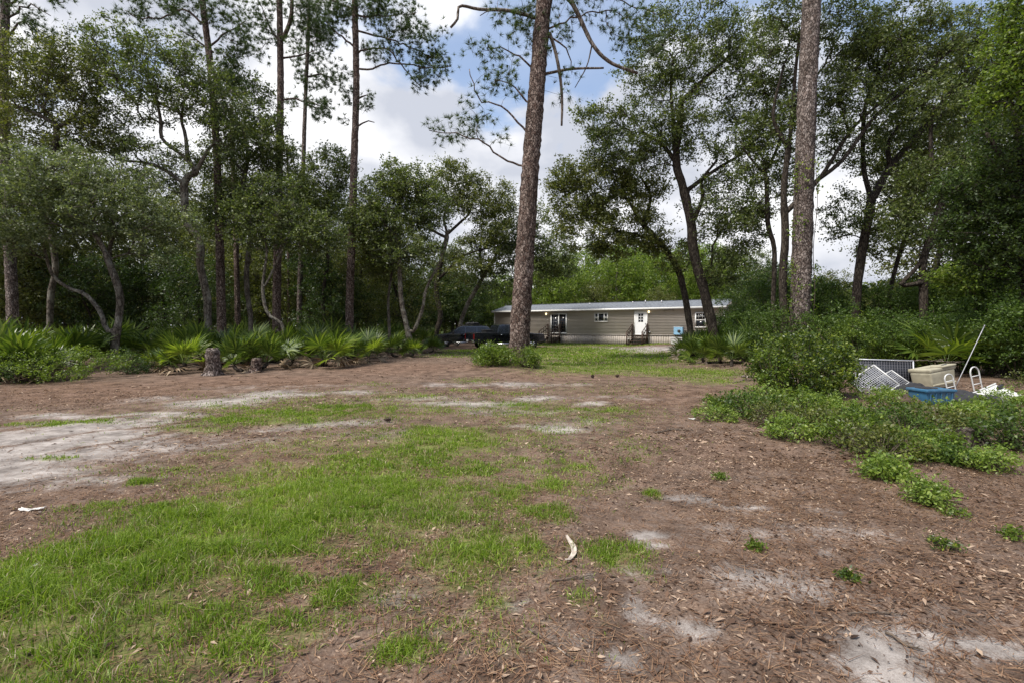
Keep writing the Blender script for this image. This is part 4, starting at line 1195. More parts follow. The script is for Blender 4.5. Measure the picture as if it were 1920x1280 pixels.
def palmetto_stem(seed):
    rng = np.random.default_rng(seed)
    g = Geo()
    P = np.array([[-.35, 0, .03], [-.15, .02, .06], [0, 0, .14], [.03, 0, .26]])
    g.tube(resample(P, .06), .055, 8, jit=.12, rng=rng)
    return g.mesh('stem', M['oak_bark_dark'])
PST = palmetto_stem(731)

def palmetto(x, y, s, label, group, rg, n=15, yellow=.1, dead=2):
    root = thing('saw_palmetto', label, 'palmetto', (x, y, float(gz(x, y))), rg.uniform(0, 6.28), group)
    root.scale = (s, s, s)
    mobj('stem', PST, root)
    for i in range(n + dead):
        yaw = i * 2.39996 + rg.uniform(-.3, .3)
        isd = i >= n
        el = rg.uniform(-12, 8) if isd else 18 + 62 * ((i + .5) / n) ** .9 + rg.uniform(-8, 8)
        me = rg.choice(FD) if isd else (rg.choice(FY) if rg.random() < yellow else rg.choice(FR))
        o = mobj('frond', me, root, (math.cos(yaw) * .04, math.sin(yaw) * .04, .24 if not isd else .2), (rg.uniform(-.8, .8), -R(el), yaw))
        k = rg.uniform(.7, 1.2)
        o.scale = (k, k, k)
    return root

rp = random.Random(17)
edge = [(-60, 722), (60, 716), (160, 706), (250, 700), (330, 702), (430, 702), (520, 694), (620, 690), (700, 680), (770, 672), (825, 664)]
def edge_y(px):
    for (a, b), (c, d) in zip(edge[:-1], edge[1:]):
        if a <= px <= c:
            return b + (d - b) * (px - a) / (c - a)
    return edge[-1][1]
fr_px = [8, 62, 300, 345, 440, 500, 548, 606, 640, 690, 735, 775, 812]
for k, px in enumerate(fr_px):
    p = on_ground(px, edge_y(px) - rp.uniform(0, 5) - 2)
    palmetto(p[0], p[1], rp.uniform(1.05, 1.3) * (.7 if px in (300, 812, 775) else 1.0), '%s saw palmetto from the left along the front edge of the left wood' % ORD[k], 'palmettos in the front row', rp, n=16, yellow=.45 if px in (300, 345) else .12, dead=4)
mid_px = [-40, 30, 95, 150, 205, 262, 318, 380, 425, 470, 525, 580, 622, 668, 715, 755, 800]
for k, px in enumerate(mid_px):
    p = on_ground(px, edge_y(max(px, -60)) - 14 - rp.uniform(0, 4))
    palmetto(p[0], p[1], rp.uniform(1.2, 1.5), '%s saw palmetto from the left in the middle row under the left trees' % ORD[k], 'palmettos in the middle row', rp, n=14, dead=1)
back_px = [-80, -10, 60, 125, 185, 240, 300, 355, 405, 455, 505, 560, 605, 650, 695, 740, 785]
for k, px in enumerate(back_px):
    p = on_ground(px, edge_y(max(px, -60)) - 26 - rp.uniform(0, 4))
    palmetto(p[0], p[1], rp.uniform(1.3, 1.6), '%s saw palmetto from the left in the shaded back row under the left trees' % ORD[k], 'palmettos in the back row', rp, n=12, dead=0)
for k, (px, py, s) in enumerate([(1290, 676, 1.0), (1318, 684, 1.05), (1350, 686, 1.1), (1372, 690, 1.0), (1335, 672, 1.2), (1400, 682, 1.1), (1305, 668, 1.1), (1365, 668, 1.3)]):
    p = on_ground(px, py)
    palmetto(p[0], p[1], s, '%s dark palmetto of the clump below the two-trunked oak by the mobile home' % ORD[k], 'palmettos by the mobile home', rp, n=15, yellow=0, dead=1)
for k, (px, Y, s, lab) in enumerate([(1775, 14.0, 1.35, 'tall palmetto with pale fronds rising behind the beige plastic box'), (1890, 13.2, 1.3, 'palmetto with arching fronds at the right edge behind the white tube frames')]):
    p = at(px, 640, Y)
    palmetto(p[0], Y, s, lab, None, rp, n=13, yellow=.35, dead=1)

# ------------------------------------------------------------------ mobile home
M['siding'] = plain('vinyl_siding', (0.41, 0.368, 0.322), 0.6, noise=.06, nscale=1.2, dirt=(.35, .31, .265))
M['skirting'] = plain('vinyl_skirting', (0.37, 0.325, 0.28), 0.65, noise=.12, nscale=1.5, dirt=(.14, .12, .08))
M['shingle'] = plain('roof_shingle', (0.135, 0.148, 0.168), 0.85, noise=.25, nscale=6, bump=.4)
M['trim'] = plain('white_trim', (0.70, 0.69, 0.66), 0.5, noise=.05, nscale=4)
M['door_white'] = plain('white_door', (0.78, 0.78, 0.77), 0.45, noise=.03, nscale=3)
M['glass'] = plain('dark_glass', (0.012, 0.014, 0.018), 0.08, noise=.1)
M['brown_wood'] = plain('brown_deck_wood', (0.060, 0.034, 0.022), 0.8, noise=.3, nscale=10)
M['metal_grey'] = plain('grey_metal', (0.32, 0.32, 0.33), 0.45, metal=.6, noise=.1)
def lamp_mat():
    m, n, l, b = new_mat('lit_bulb')
    b.inputs['Base Color'].default_value = (1, .9, .7, 1)
    b.inputs['Emission Color'].default_value = (1, .78, .42, 1)
    b.inputs['Emission Strength'].default_value = 1.6
    return m
M['bulb'] = lamp_mat()

HA = at(928, 612, 50.0)[:2]; HB = at(1357, 612, 37.2)[:2]
hd = (HB - HA); HL = float(np.linalg.norm(hd)); hu = hd / HL
HROT = math.atan2(hu[1], hu[0])
HW = 4.6
ZS, ZE, ZR = 0.86, 3.16, 3.74      # skirting top, eave, ridge
def tloc(px):
    k = (px - CX) / FPX
    return float((k * HA[1] - HA[0]) / (hu[0] - k * hu[1]))
def zloc(px, py):
    t = tloc(px); Y = HA[1] + hu[1] * t
    return float(at(px, py, Y)[2])
home = thing('mobile_home', 'long tan mobile home with grey shingle roof beyond the lawn', 'house', (HA[0], HA[1], 0), HROT)

def wall_laps(name, x0, x1, y0, y1, z0, z1, lap=.125):
    """lapped siding on a straight wall from (x0,y0) to (x1,y1); outward is to the right of travel"""
    d = np.array([x1 - x0, y1 - y0]); d /= np.linalg.norm(d)
    o = np.array([d[1], -d[0]])
    n = int(round((z1 - z0) / lap)); h = (z1 - z0) / n
    g = Geo()
    for i in range(n):
        za, zb = z0 + i * h, z0 + (i + 1) * h
        pa, pb = o * .014, o * .002
        g.add([[x0 + pa[0], y0 + pa[1], za], [x1 + pa[0], y1 + pa[1], za], [x1 + pb[0], y1 + pb[1], zb], [x0 + pb[0], y0 + pb[1], zb],
               [x0 + pb[0], y0 + pb[1], za], [x1 + pb[0], y1 + pb[1], za]], Q=[[0, 1, 2, 3], [4, 5, 1, 0]])
    return mobj('siding', g.mesh(name, M['siding']), home)
core = Geo(); core.box((HL / 2, HW / 2, (ZS + ZE) / 2), (HL - .01, HW - .01, ZE - ZS - .01))
mobj('wall', core.mesh('wall', M['siding']), home)
wall_laps('siding', 0, HL, 0, 0, ZS, ZE)
wall_laps('siding', HL, HL, 0, HW, ZS, ZE)
wall_laps('siding', 0, 0, HW, 0, ZS, ZE)
wall_laps('siding', HL, 0, HW, HW, ZS, ZE)
# ribbed skirting
g = Geo()
g.box((HL / 2, HW / 2, ZS / 2 - .15), (HL - .08, HW - .08, ZS + .25))
nr = int(HL / .2)
for i in range(nr):
    g.box(((i + .5) * HL / nr, .03, ZS / 2 - .1), (HL / nr * .82, .03, ZS + .14))
for i in range(int(HW / .2)):
    g.box((HL - .03, (i + .5) * .2 + .05, ZS / 2 - .1), (.03, .165, ZS + .14))
mobj('skirting', g.mesh('skirting', M['skirting']), home)
g = Geo(); g.box((HL / 2, -.012, ZS + .005), (HL + .05, .035, .05)); g.box((HL + .012, HW / 2, ZS + .005), (.035, HW, .05))
mobj('skirting_trim', g.mesh('skirting_trim', M['siding']), home)
# gables and roof
g = Geo()
for xx in (0.012, HL - .012):
    g = Geo(); g.add([[xx - .01, 0, ZE], [xx - .01, HW, ZE], [xx - .01, HW / 2, ZR - .03], [xx + .01, 0, ZE], [xx + .01, HW, ZE], [xx + .01, HW / 2, ZR - .03]], T=[[0, 2, 1], [3, 4, 5]], Q=[[0, 1, 4, 3], [1, 2, 5, 4], [2, 0, 3, 5]])
    mobj('gable', g.mesh('gable', M['siding']), home)
ov, ox = .28, .22
g = Geo()
sl = (ZR - ZE) / (HW / 2)
for sgn in (0, 1):
    ya = -ov if sgn == 0 else HW + ov
    za = ZE - sl * ov + .06
    n = 9
    for i in range(n):                          # shingle courses
        a, b = i / n, (i + 1) / n
        y0, y1 = ya + (HW / 2 - ya) * a, ya + (HW / 2 - ya) * b
        z0, z1 = za + (ZR + .06 - za) * a + .014, za + (ZR + .06 - za) * b + .002
        g.add([[-ox, y0, z0], [HL + ox, y0, z0], [HL + ox, y1, z1], [-ox, y1, z1], [-ox, y0, z0 - .05], [HL + ox, y0, z0 - .05]], Q=[[0, 1, 2, 3], [4, 5, 1, 0]])
    g.add([[-ox, ya, za - .03], [HL + ox, ya, za - .03], [HL + ox, HW / 2, ZR + .02], [-ox, HW / 2, ZR + .02]], Q=[[3, 2, 1, 0]])
roof = mobj('roof', g.mesh('roof', M['shingle']), home)
g = Geo(); g.box((HL / 2, HW / 2, ZR + .075), (HL + 2 * ox, .22, .025)); mobj('ridge_cap', g.mesh('ridge_cap', M['shingle']), roof)
for px, h in ((1198, .2), (1229, .14), (1092, .10), (1174, .12)):
    x = tloc(px); g = Geo(); g.tube([(x, 1.5, ZE + .3), (x, 1.5, ZE + .52 + h)], .05, 8)
    mobj('vent_pipe', g.mesh('vent_pipe', M['metal_grey'], True), roof)
g = Geo()
zf = ZE - sl * ov
g.box((HL / 2, -ov - .015, zf - .03), (HL + 2 * ox + .02, .03, .17)); mobj('fascia', g.mesh('fascia', M['trim']), home)
g = Geo(); g.box((HL / 2, -ov / 2 - .005, zf - .02), (HL + 2 * ox - .05, ov - .02, .015)); mobj('soffit', g.mesh('soffit', M['trim']), home)
for xx in (0.0, HL):
    g = Geo(); g.box((xx + (.02 if xx else -.02), -.012, (ZS + ZE) / 2 - .05), (.12, .07, ZE - ZS - .06))
    mobj('corner_trim', g.mesh('corner_trim', M['trim']), home)
g = Geo(); g.box((HL + .02, HW, (ZS + ZE) / 2 - .05), (.07, .12, ZE - ZS - .06)); mobj('corner_trim', g.mesh('corner_trim', M['trim']), home)

def frame_rect(x0, x1, z0, z1, w=.07, y=-.045, d=.05):
    g = Geo()
    g.box(((x0 + x1) / 2, y, z1 - w / 2), (x1 - x0, d, w)); g.box(((x0 + x1) / 2, y, z0 + w / 2), (x1 - x0, d, w))
    g.box((x0 + w / 2, y + .001, (z0 + z1) / 2), (w, d, z1 - z0 - 2 * w)); g.box((x1 - w / 2, y + .001, (z0 + z1) / 2), (w, d, z1 - z0 - 2 * w))
    return g
def pane(parent, x0, x1, z0, z1, y=-.034):
    g = Geo(); g.box(((x0 + x1) / 2, y, (z0 + z1) / 2), (x1 - x0, .012, z1 - z0))
    return mobj('pane', g.mesh('pane', M['glass']), parent)
# right window: double hung with a grille above
x0, x1 = tloc(1303), tloc(1324); z0, z1 = zloc(1313, 615), zloc(1313, 586)
zm = (z0 + z1) / 2
g = frame_rect(x0, x1, z0, z1, .09); g.box(((x0 + x1) / 2, -.046, zm), (x1 - x0 - .18, .05, .06))
win = mobj('window', g.mesh('window', M['trim']), home)
pane(win, x0 + .09, x1 - .09, z0 + .09, zm - .03); pane(win, x0 + .09, x1 - .09, zm + .03, z1 - .09)
g = Geo()
for f in (.333, .667):
    g.box((x0 + (x1 - x0) * f, -.046, (zm + z1) / 2), (.022, .012, z1 - zm - .12))
g.box(((x0 + x1) / 2, -.0465, (zm + z1) / 2), (x1 - x0 - .18, .012, .022)); mobj('grille', g.mesh('grille', M['trim']), win)
# small triple window
x0, x1 = tloc(1115), tloc(1140); z0, z1 = zloc(1127, 604), zloc(1127, 587)
g = frame_rect(x0, x1, z0, z1, .08)
for f in (.27, .73): g.box((x0 + (x1 - x0) * f, -.046, (z0 + z1) / 2), (.12, .05, z1 - z0 - .16))
win = mobj('window', g.mesh('window', M['trim']), home)
wdt = x1 - x0
for a, b in ((.06, .235), (.765, .94)):
    pane(win, x0 + wdt * a, x0 + wdt * b, z0 + .08, (z0 + z1) / 2 - .04); pane(win, x0 + wdt * a, x0 + wdt * b, (z0 + z1) / 2 + .04, z1 - .08)
    g = Geo(); g.box((x0 + wdt * (a + b) / 2, -.046, (z0 + z1) / 2), (wdt * (b - a), .03, .08)); mobj('bar', g.mesh('bar', M['trim']), win)
pane(win, x0 + wdt * .315, x0 + wdt * .685, z0 + .08, z1 - .08)
# sliding patio door
x0, x1 = tloc(1033), tloc(1063); z0, z1 = ZS + .04, zloc(1048, 588)
g = frame_rect(x0, x1, z0, z1, .10); g.box(((x0 + x1) / 2, -.046, (z0 + z1) / 2), (.10, .05, z1 - z0 - .2))
sd = mobj('patio_door', g.mesh('patio_door', M['trim']), home)
xm = (x0 + x1) / 2
for a, b in ((x0 + .1, xm - .05), (xm + .05, x1 - .1)):
    pane(sd, a, b, z0 + .1, z1 - .1)
    g = Geo()
    for f in (1 / 3, 2 / 3): g.box((a + (b - a) * f, -.0435, (z0 + z1) / 2), (.018, .008, z1 - z0 - .22))
    for f in (.2, .4, .6, .8): g.box(((a + b) / 2, -.0440, z0 + .1 + (z1 - z0 - .2) * f), (b - a - .01, .008, .018))
    mobj('grille', g.mesh('grille', M['metal_grey'] if a < xm else M['brown_wood']), sd)
# white entrance door
x0, x1 = tloc(1191), tloc(1212.5); z0, z1 = ZS + .02, zloc(1201, 583.5)
dw = x1 - x0
g = frame_rect(x0 - .07, x1 + .07, z0 - .02, z1 + .08, .07)
dr = mobj('door', g.mesh('door', M['trim']), home)
me = bevel_box_mesh('door_leaf', (dw - .005, .045, z1 - z0 - .06), M['door_white'], .006, 1)
mobj('door_leaf', me, dr, ((x0 + x1) / 2, -.035, (z0 + z1) / 2))
gx0, gx1 = x0 + dw * .27, x1 - dw * .27
gz0, gz1 = z0 + (z1 - z0) * .53, z0 + (z1 - z0) * .90
for i in range(2):
    for j in range(3):
        a = gx0 + (gx1 - gx0) * i / 2 + .02; b = gx0 + (gx1 - gx0) * (i + 1) / 2 - .02
        c = gz0 + (gz1 - gz0) * j / 3 + .02; d = gz0 + (gz1 - gz0) * (j + 1) / 3 - .02
        pane(dr, a, b, c, d, -.058)
g = Geo(); g.tube([(x1 - .08, -.05, z0 + .95), (x1 - .08, -.12, z0 + .95)], [.03, .04], 10); mobj('handle', g.mesh('handle', M['metal_grey'], True), dr)
# porch lamps, vent plate, hose tap, meter boxes
for px, py in ((1025, 589), (1217, 585)):
    x, z = tloc(px), zloc(px, py)
    g = Geo(); g.box((x, -.04, z + .02), (.12, .04, .18)); g.box((x, -.11, z + .13), (.17, .17, .02)); g.box((x, -.11, z - .11), (.12, .12, .02))
    lm = mobj('porch_lamp', g.mesh('porch_lamp', M['trim']), home)
    g = Geo(); zz = np.linspace(-.09, .10, 7); g.tube(np.stack([zz * 0 + x, zz * 0 - .11, z + zz], 1), .075 * np.sin(np.linspace(.5, PI - .5, 7)), 10)
    mobj('bulb', g.mesh('bulb', M['bulb'], True), lm)
x, z = tloc(1254), zloc(1254, 582.5); g = Geo(); g.box((x, -.03, z), (.85, .03, .13)); mobj('vent_cover', g.mesh('vent_cover', M['siding']), home)
x, z = tloc(1218), zloc(1218, 623); g = Geo(); g.box((x, -.05, z), (.16, .06, .16)); mobj('socket_box', g.mesh('socket_box', M['metal_grey']), home)
x, z = tloc(1178.5), zloc(1178.5, 636); g = Geo(); g.tube([(x, .0, z), (x, -.10, z)], [.07, .06], 10); mobj('vent_hood', g.mesh('vent_hood', M['trim'], True), home)

def steps(label, px0, px1, run, rail_side=True):
    xa, xb = tloc(px0), tloc(px1)
    w = xb - xa
    c = HA + hu * (xa + xb) / 2
    root = thing('wooden_steps', label, 'steps', (c[0], c[1], 0), HROT)
    n = 4
    zt = ZS - .02
    for i in range(n):
        z = zt * (n - i) / n
        y = -.12 - run * (i + .5) / n
        g = Geo(); g.box((0, y, z - .02), (w - .1, run / n + .04, .04)); mobj('tread', g.mesh('tread', M['brown_wood']), root)
    for s in (-1, 1):
        g = Geo()
        x = s * (w / 2 - .03)
        g.add([[x - .025, -.1, zt - .1], [x - .025, -.1 - run, .05], [x - .025, -.1 - run, -.1], [x - .025, -.1, zt - .40], [x + .025, -.1, zt - .1], [x + .025, -.1 - run, .05], [x + .025, -.1 - run, -.1], [x + .025, -.1, zt - .40]],
              Q=[[0, 1, 2, 3], [7, 6, 5, 4], [0, 4, 5, 1], [2, 6, 7, 3], [1, 5, 6, 2], [0, 3, 7, 4]])
        mobj('stringer', g.mesh('stringer', M['brown_wood']), root)
        for y, h in ((-.15, zt + 1.0), (-.1 - run, .18 + .95)):
            g = Geo(); g.box((x + s * .05, y, h / 2 - .05), (.09, .09, h + .1)); mobj('post', g.mesh('post', M['brown_wood']), root)
        for off in (0, -.35):
            g = Geo(); g.tube([(x + s * .05, -.12, zt + .97 + off), (x + s * .05, -.15 - run, .18 + .93 + off)], .045, 4); mobj('handrail', g.mesh('handrail', M['brown_wood']), root)
        for f in (.25, .5, .75):
            y = -.1 - run * f; zb = zt * (1 - f); g = Geo(); g.box((x + s * .05, y, zb + .45), (.04, .04, 1.0)); mobj('baluster', g.mesh('baluster', M['brown_wood']), root)
    return root
steps('dark brown wooden steps at the white entrance door of the mobile home', 1187, 1214.5, 1.25)
steps('dark brown wooden steps with railings at the sliding patio door', 1029, 1051, 1.6)

# box and blue drum end by the home
M['plastic_white'] = plain('white_plastic', (0.52, 0.52, 0.50), 0.6, noise=.06, nscale=6, dirt=(.40, .38, .32))
M['plastic_blue'] = plain('blue_plastic', (0.030, 0.115, 0.21), 0.55, noise=.25, nscale=7, dirt=(.085, .095, .09))
M['plastic_lightblue'] = plain('light_blue_plastic', (0.22, 0.40, 0.55), 0.5, noise=.1, nscale=6)
c = HA + hu * tloc(1277) + np.array([-.586, -.81]) * .9
root = thing('storage_chest', 'low white plastic chest standing by the wall under the blue bin', 'chest', (c[0], c[1], float(gz(c[0], c[1]))), HROT)
mobj('body', bevel_box_mesh('body', (.95, .55, .46), M['plastic_white'], .03, 2, .94), root, (0, 0, .22))
mobj('lid', bevel_box_mesh('lid', (1.0, .60, .09), M['plastic_white'], .025, 2), root, (0, 0, .49))
c = HA + hu * tloc(1275.5) + np.array([-.586, -.81]) * .42
root = thing('utility_bin', 'light blue bin with a round hole drawn as a dark disc, raised on a stand beside the white chest', 'bin', (c[0], c[1], float(gz(c[0], c[1]))), HROT)
mobj('body', bevel_box_mesh('body', (.72, .35, .62), M['plastic_lightblue'], .05, 2), root, (0, 0, 1.02))
g = Geo(); g.tube([(.08, -.19, 1.0), (.08, -.17, 1.0)], .13, 14); mobj('hole_shade_disc', g.mesh('hole_shade_disc', M['glass']), root)  # dark disc on the closed front, coloured as the shade in a hole
for sx in (-1, 1):
    g = Geo(); g.box((sx * .28, 0, .35), (.07, .3, .74)); mobj('leg', g.mesh('leg', M['brown_wood']), root)
g = Geo(); g.box((0, 0, 1.36), (.74, .37, .04)); mobj('lid', g.mesh('lid', M['plastic_white']), root)

# ------------------------------------------------------------------ vehicles
M['black_paint'] = plain('black_car_paint', (0.014, 0.016, 0.022), 0.14, noise=.1)
M['black_paint'].node_tree.nodes['Principled BSDF'].inputs['Coat Weight'].default_value = .8
M['rubber'] = plain('tyre_rubber', (0.018, 0.018, 0.018), 0.85, noise=.15, nscale=12, dirt=(.05, .042, .034))
M['chrome'] = plain('chrome', (0.55, 0.55, 0.57), 0.18, metal=1.0, noise=.05)
M['tail_red'] = plain('tail_light_red', (0.25, 0.012, 0.012), 0.25, noise=.1)
M['black_plastic'] = plain('black_plastic', (0.02, 0.02, 0.022), 0.6, noise=.15)
M['white_panel'] = plain('white_painted_panel', (0.62, 0.63, 0.64), 0.35, noise=.05)
M['fabric_grey'] = plain('grey_fabric', (0.022, 0.022, 0.025), 0.9, noise=.3, nscale=12, bump=.5)

def wheel(parent, x, y, r, w, side, hub='chrome'):
    g = Geo()
    ys = np.array([-w / 2, -w / 2 + .02, -w / 2 + .05, w / 2 - .05, w / 2 - .02, w / 2])
    rs = np.array([r * .66, r * .94, r, r, r * .94, r * .66])
    g.tube(np.stack([ys * 0 + x, y + ys, ys * 0 + r], 1), rs, 28, cap=False)
    wh = mobj('wheel', g.mesh('wheel', M['rubber'], True), parent)
    g = Geo()
    yo = y + side * (w / 2 - .03)
    g.tube([(x, yo - side * .06, r), (x, yo, r)], [r * .66, r * .62], 24)
    for i in range(6):
        a = i * PI / 3
        g.box((x + math.cos(a) * r * .36, yo + side * .012, r + math.sin(a) * r * .36), (.05, .02, r * .5), Matrix.Rotation(PI / 2 - a, 3, 'Y'))
    mobj('rim', g.mesh('rim', M[hub]), wh)

def extrude_profile(pts, w, inset_top=None, mat=None, name='body', bevel=.03):
    """side outline (x, z) pushed out to width w; points above inset_top lean inwards"""
    bm = bmesh.new()
    L_, R_ = [], []
    for x, z in pts:
        k = 0
        if inset_top and z > inset_top[0]:
            k = (z - inset_top[0]) / (inset_top[1] - inset_top[0]) * inset_top[2]
        L_.append(bm.verts.new((x, -w / 2 + k, z))); R_.append(bm.verts.new((x, w / 2 - k, z)))
    bm.faces.new(L_); bm.faces.new(R_[::-1])
    n = len(pts)
    for i in range(n):
        j = (i + 1) % n
        bm.faces.new((L_[j], L_[i], R_[i], R_[j]))
    bmesh.ops.recalc_face_normals(bm, faces=bm.faces[:])
    ed = [e for e in bm.edges if abs(e.verts[0].co.y - e.verts[1].co.y) < .3]
    if bevel:
        bmesh.ops.bevel(bm, geom=ed, offset=bevel, segments=2, affect='EDGES', profile=.6)
    me = bpy.data.meshes.new(name); bm.to_mesh(me); bm.free()
    me.materials.append(mat)
    return me

def arch(x, r, z, n=9):
    return [(x + r * math.cos(a), z + r * math.sin(a)) for a in np.linspace(PI, 0, n)]

def pickup():
    # local x runs forward, nose at +x
    pr, pf = at(886, 640, 34.2)[:2], at(1023, 640, 36.6)[:2]
    h = (pf - pr) / np.linalg.norm(pf - pr)
    L, Wd = 5.7, 1.95
    c = (pr + pf) / 2 + np.array([-h[1], h[0]]) * Wd / 2
    root = thing('pickup_truck', 'black crew-cab pickup truck parked behind the thick middle pine', 'truck', (c[0], c[1], float(gz(c[0], c[1]))), math.atan2(h[1], h[0]))
    fx, rx, wr = 1.86, -1.70, .40
    z0 = .48
    prof = [(-2.80, z0 + .06), (rx - .50, z0)] + arch(rx, .49, z0 + .02) + [(rx + .50, z0 - .06), (fx - .50, z0 - .06)] + arch(fx, .49, z0 + .02) + [(fx + .5, z0), (2.72, z0 + .02), (2.85, .62), (2.85, .98), (2.72, 1.08), (1.25, 1.17), (1.0, 1.18), (-.85, 1.16), (-.85, 1.16), (-2.78, 1.14), (-2.82, 1.05)]
    pp = []
    for q in prof:
        if not pp or (abs(q[0] - pp[-1][0]) + abs(q[1] - pp[-1][1])) > 1e-4: pp.append(q)
    body = mobj('body', extrude_profile(pp, Wd, None, M['black_paint'], 'body', .03), root)
    cabp = [(1.22, 1.15), (.45, 1.70), (.25, 1.76), (-.55, 1.77), (-.80, 1.73), (-1.0, 1.15)]
    cab = mobj('cab', extrude_profile(cabp, Wd - .1, (1.15, 1.77, .17), M['black_paint'], 'cab', .04), root)
    for s in (-1, 1):
        yb = lambda z: s * ((Wd - .1) / 2 - .17 * (z - 1.15) / .62 + .006)
        for a, b, c_, d in (((.95, 1.22), (.45, 1.62), (-.02, 1.66), (-.02, 1.22)), ((-.12, 1.22), (-.12, 1.66), (-.60, 1.66), (-.78, 1.22))):
            g = Geo(); g.add([[q[0], yb(q[1]), q[1]] for q in (a, b, c_, d)], Q=[[0, 1, 2, 3]])
            mobj('window', g.mesh('window', M['glass']), cab)
        for hx in (.08, -.68):
            me = bevel_box_mesh('door_handle', (.2, .03, .035), M['chrome'], .008, 1); mobj('door_handle', me, body, (hx, s * (Wd / 2 + .012), 1.05))
        me = bevel_box_mesh('mirror', (.14, .22, .2), M['black_plastic'], .03, 2); mobj('mirror', me, cab, (.92, s * (Wd / 2 + .05), 1.26))
        me = bevel_box_mesh('tail_light', (.06, .16, .40), M['tail_red'], .02, 2); mobj('tail_light', me, body, (-2.80, s * (Wd / 2 - .075), .92))
        me = bevel_box_mesh('headlight', (.12, .40, .18), M['chrome'], .03, 2); mobj('headlight', me, body, (2.80, s * (Wd / 2 - .22), .90))
        g = Geo(); g.tube([(1.25, s * (Wd / 2 + .03), .40), (-1.1, s * (Wd / 2 + .03), .40)], .045, 8); mobj('side_step', g.mesh('side_step', M['chrome'], True), root)
        wheel(root, fx, s * (Wd / 2 - .14), wr, .27, s); wheel(root, rx, s * (Wd / 2 - .14), wr, .27, s)
        g = Geo(); g.box((-1.9, s * (Wd / 2 - .05), 1.165), (1.72, .09, .04)); mobj('bed_rail', g.mesh('bed_rail', M['black_plastic']), body)
    g = Geo(); g.add([[1.19, -.72, 1.19], [1.19, .72, 1.19], [.50, .62, 1.68], [.50, -.62, 1.68]], Q=[[0, 1, 2, 3]]); mobj('windscreen', g.mesh('windscreen', M['glass']), cab)
    g = Geo(); g.add([[-.995, -.68, 1.22], [-.995, .68, 1.22], [-.845, .62, 1.66], [-.845, -.62, 1.66]], Q=[[3, 2, 1, 0]]); mobj('rear_window', g.mesh('rear_window', M['glass']), cab)
    me = bevel_box_mesh('bumper', (.16, Wd - .05, .2), M['chrome'], .04, 2); mobj('bumper', me, root, (-2.90, 0, .60))
    me = bevel_box_mesh('bumper', (.18, Wd - .05, .24), M['black_plastic'], .05, 2); mobj('bumper', me, root, (2.88, 0, .55))
    me = bevel_box_mesh('tailgate', (.05, Wd - .36, .52), M['black_paint'], .02, 2); mobj('tailgate', me, body, (-2.815, 0, .88))
    me = bevel_box_mesh('licence_plate', (.02, .31, .16), M['trim'], .004, 1); mobj('licence_plate', me, root, (-2.99, 0, .62))
    mw = Matrix.Translation(root.location) @ Matrix.Rotation(root.rotation_euler.z, 4, 'Z')
    crate = thing('tool_box', 'black tool box standing in the bed of the pickup', 'tool box')
    crate.location = mw @ Vector((-1.45, 0, .98)); crate.rotation_euler = (0, 0, root.rotation_euler.z)
    mobj('body', bevel_box_mesh('body', (.5, 1.0, .34), M['black_plastic'], .04, 2), crate, (0, 0, .17))
    mobj('lid', bevel_box_mesh('lid', (.54, 1.04, .08), M['black_plastic'], .03, 2), crate, (0, 0, .38))
pickup()

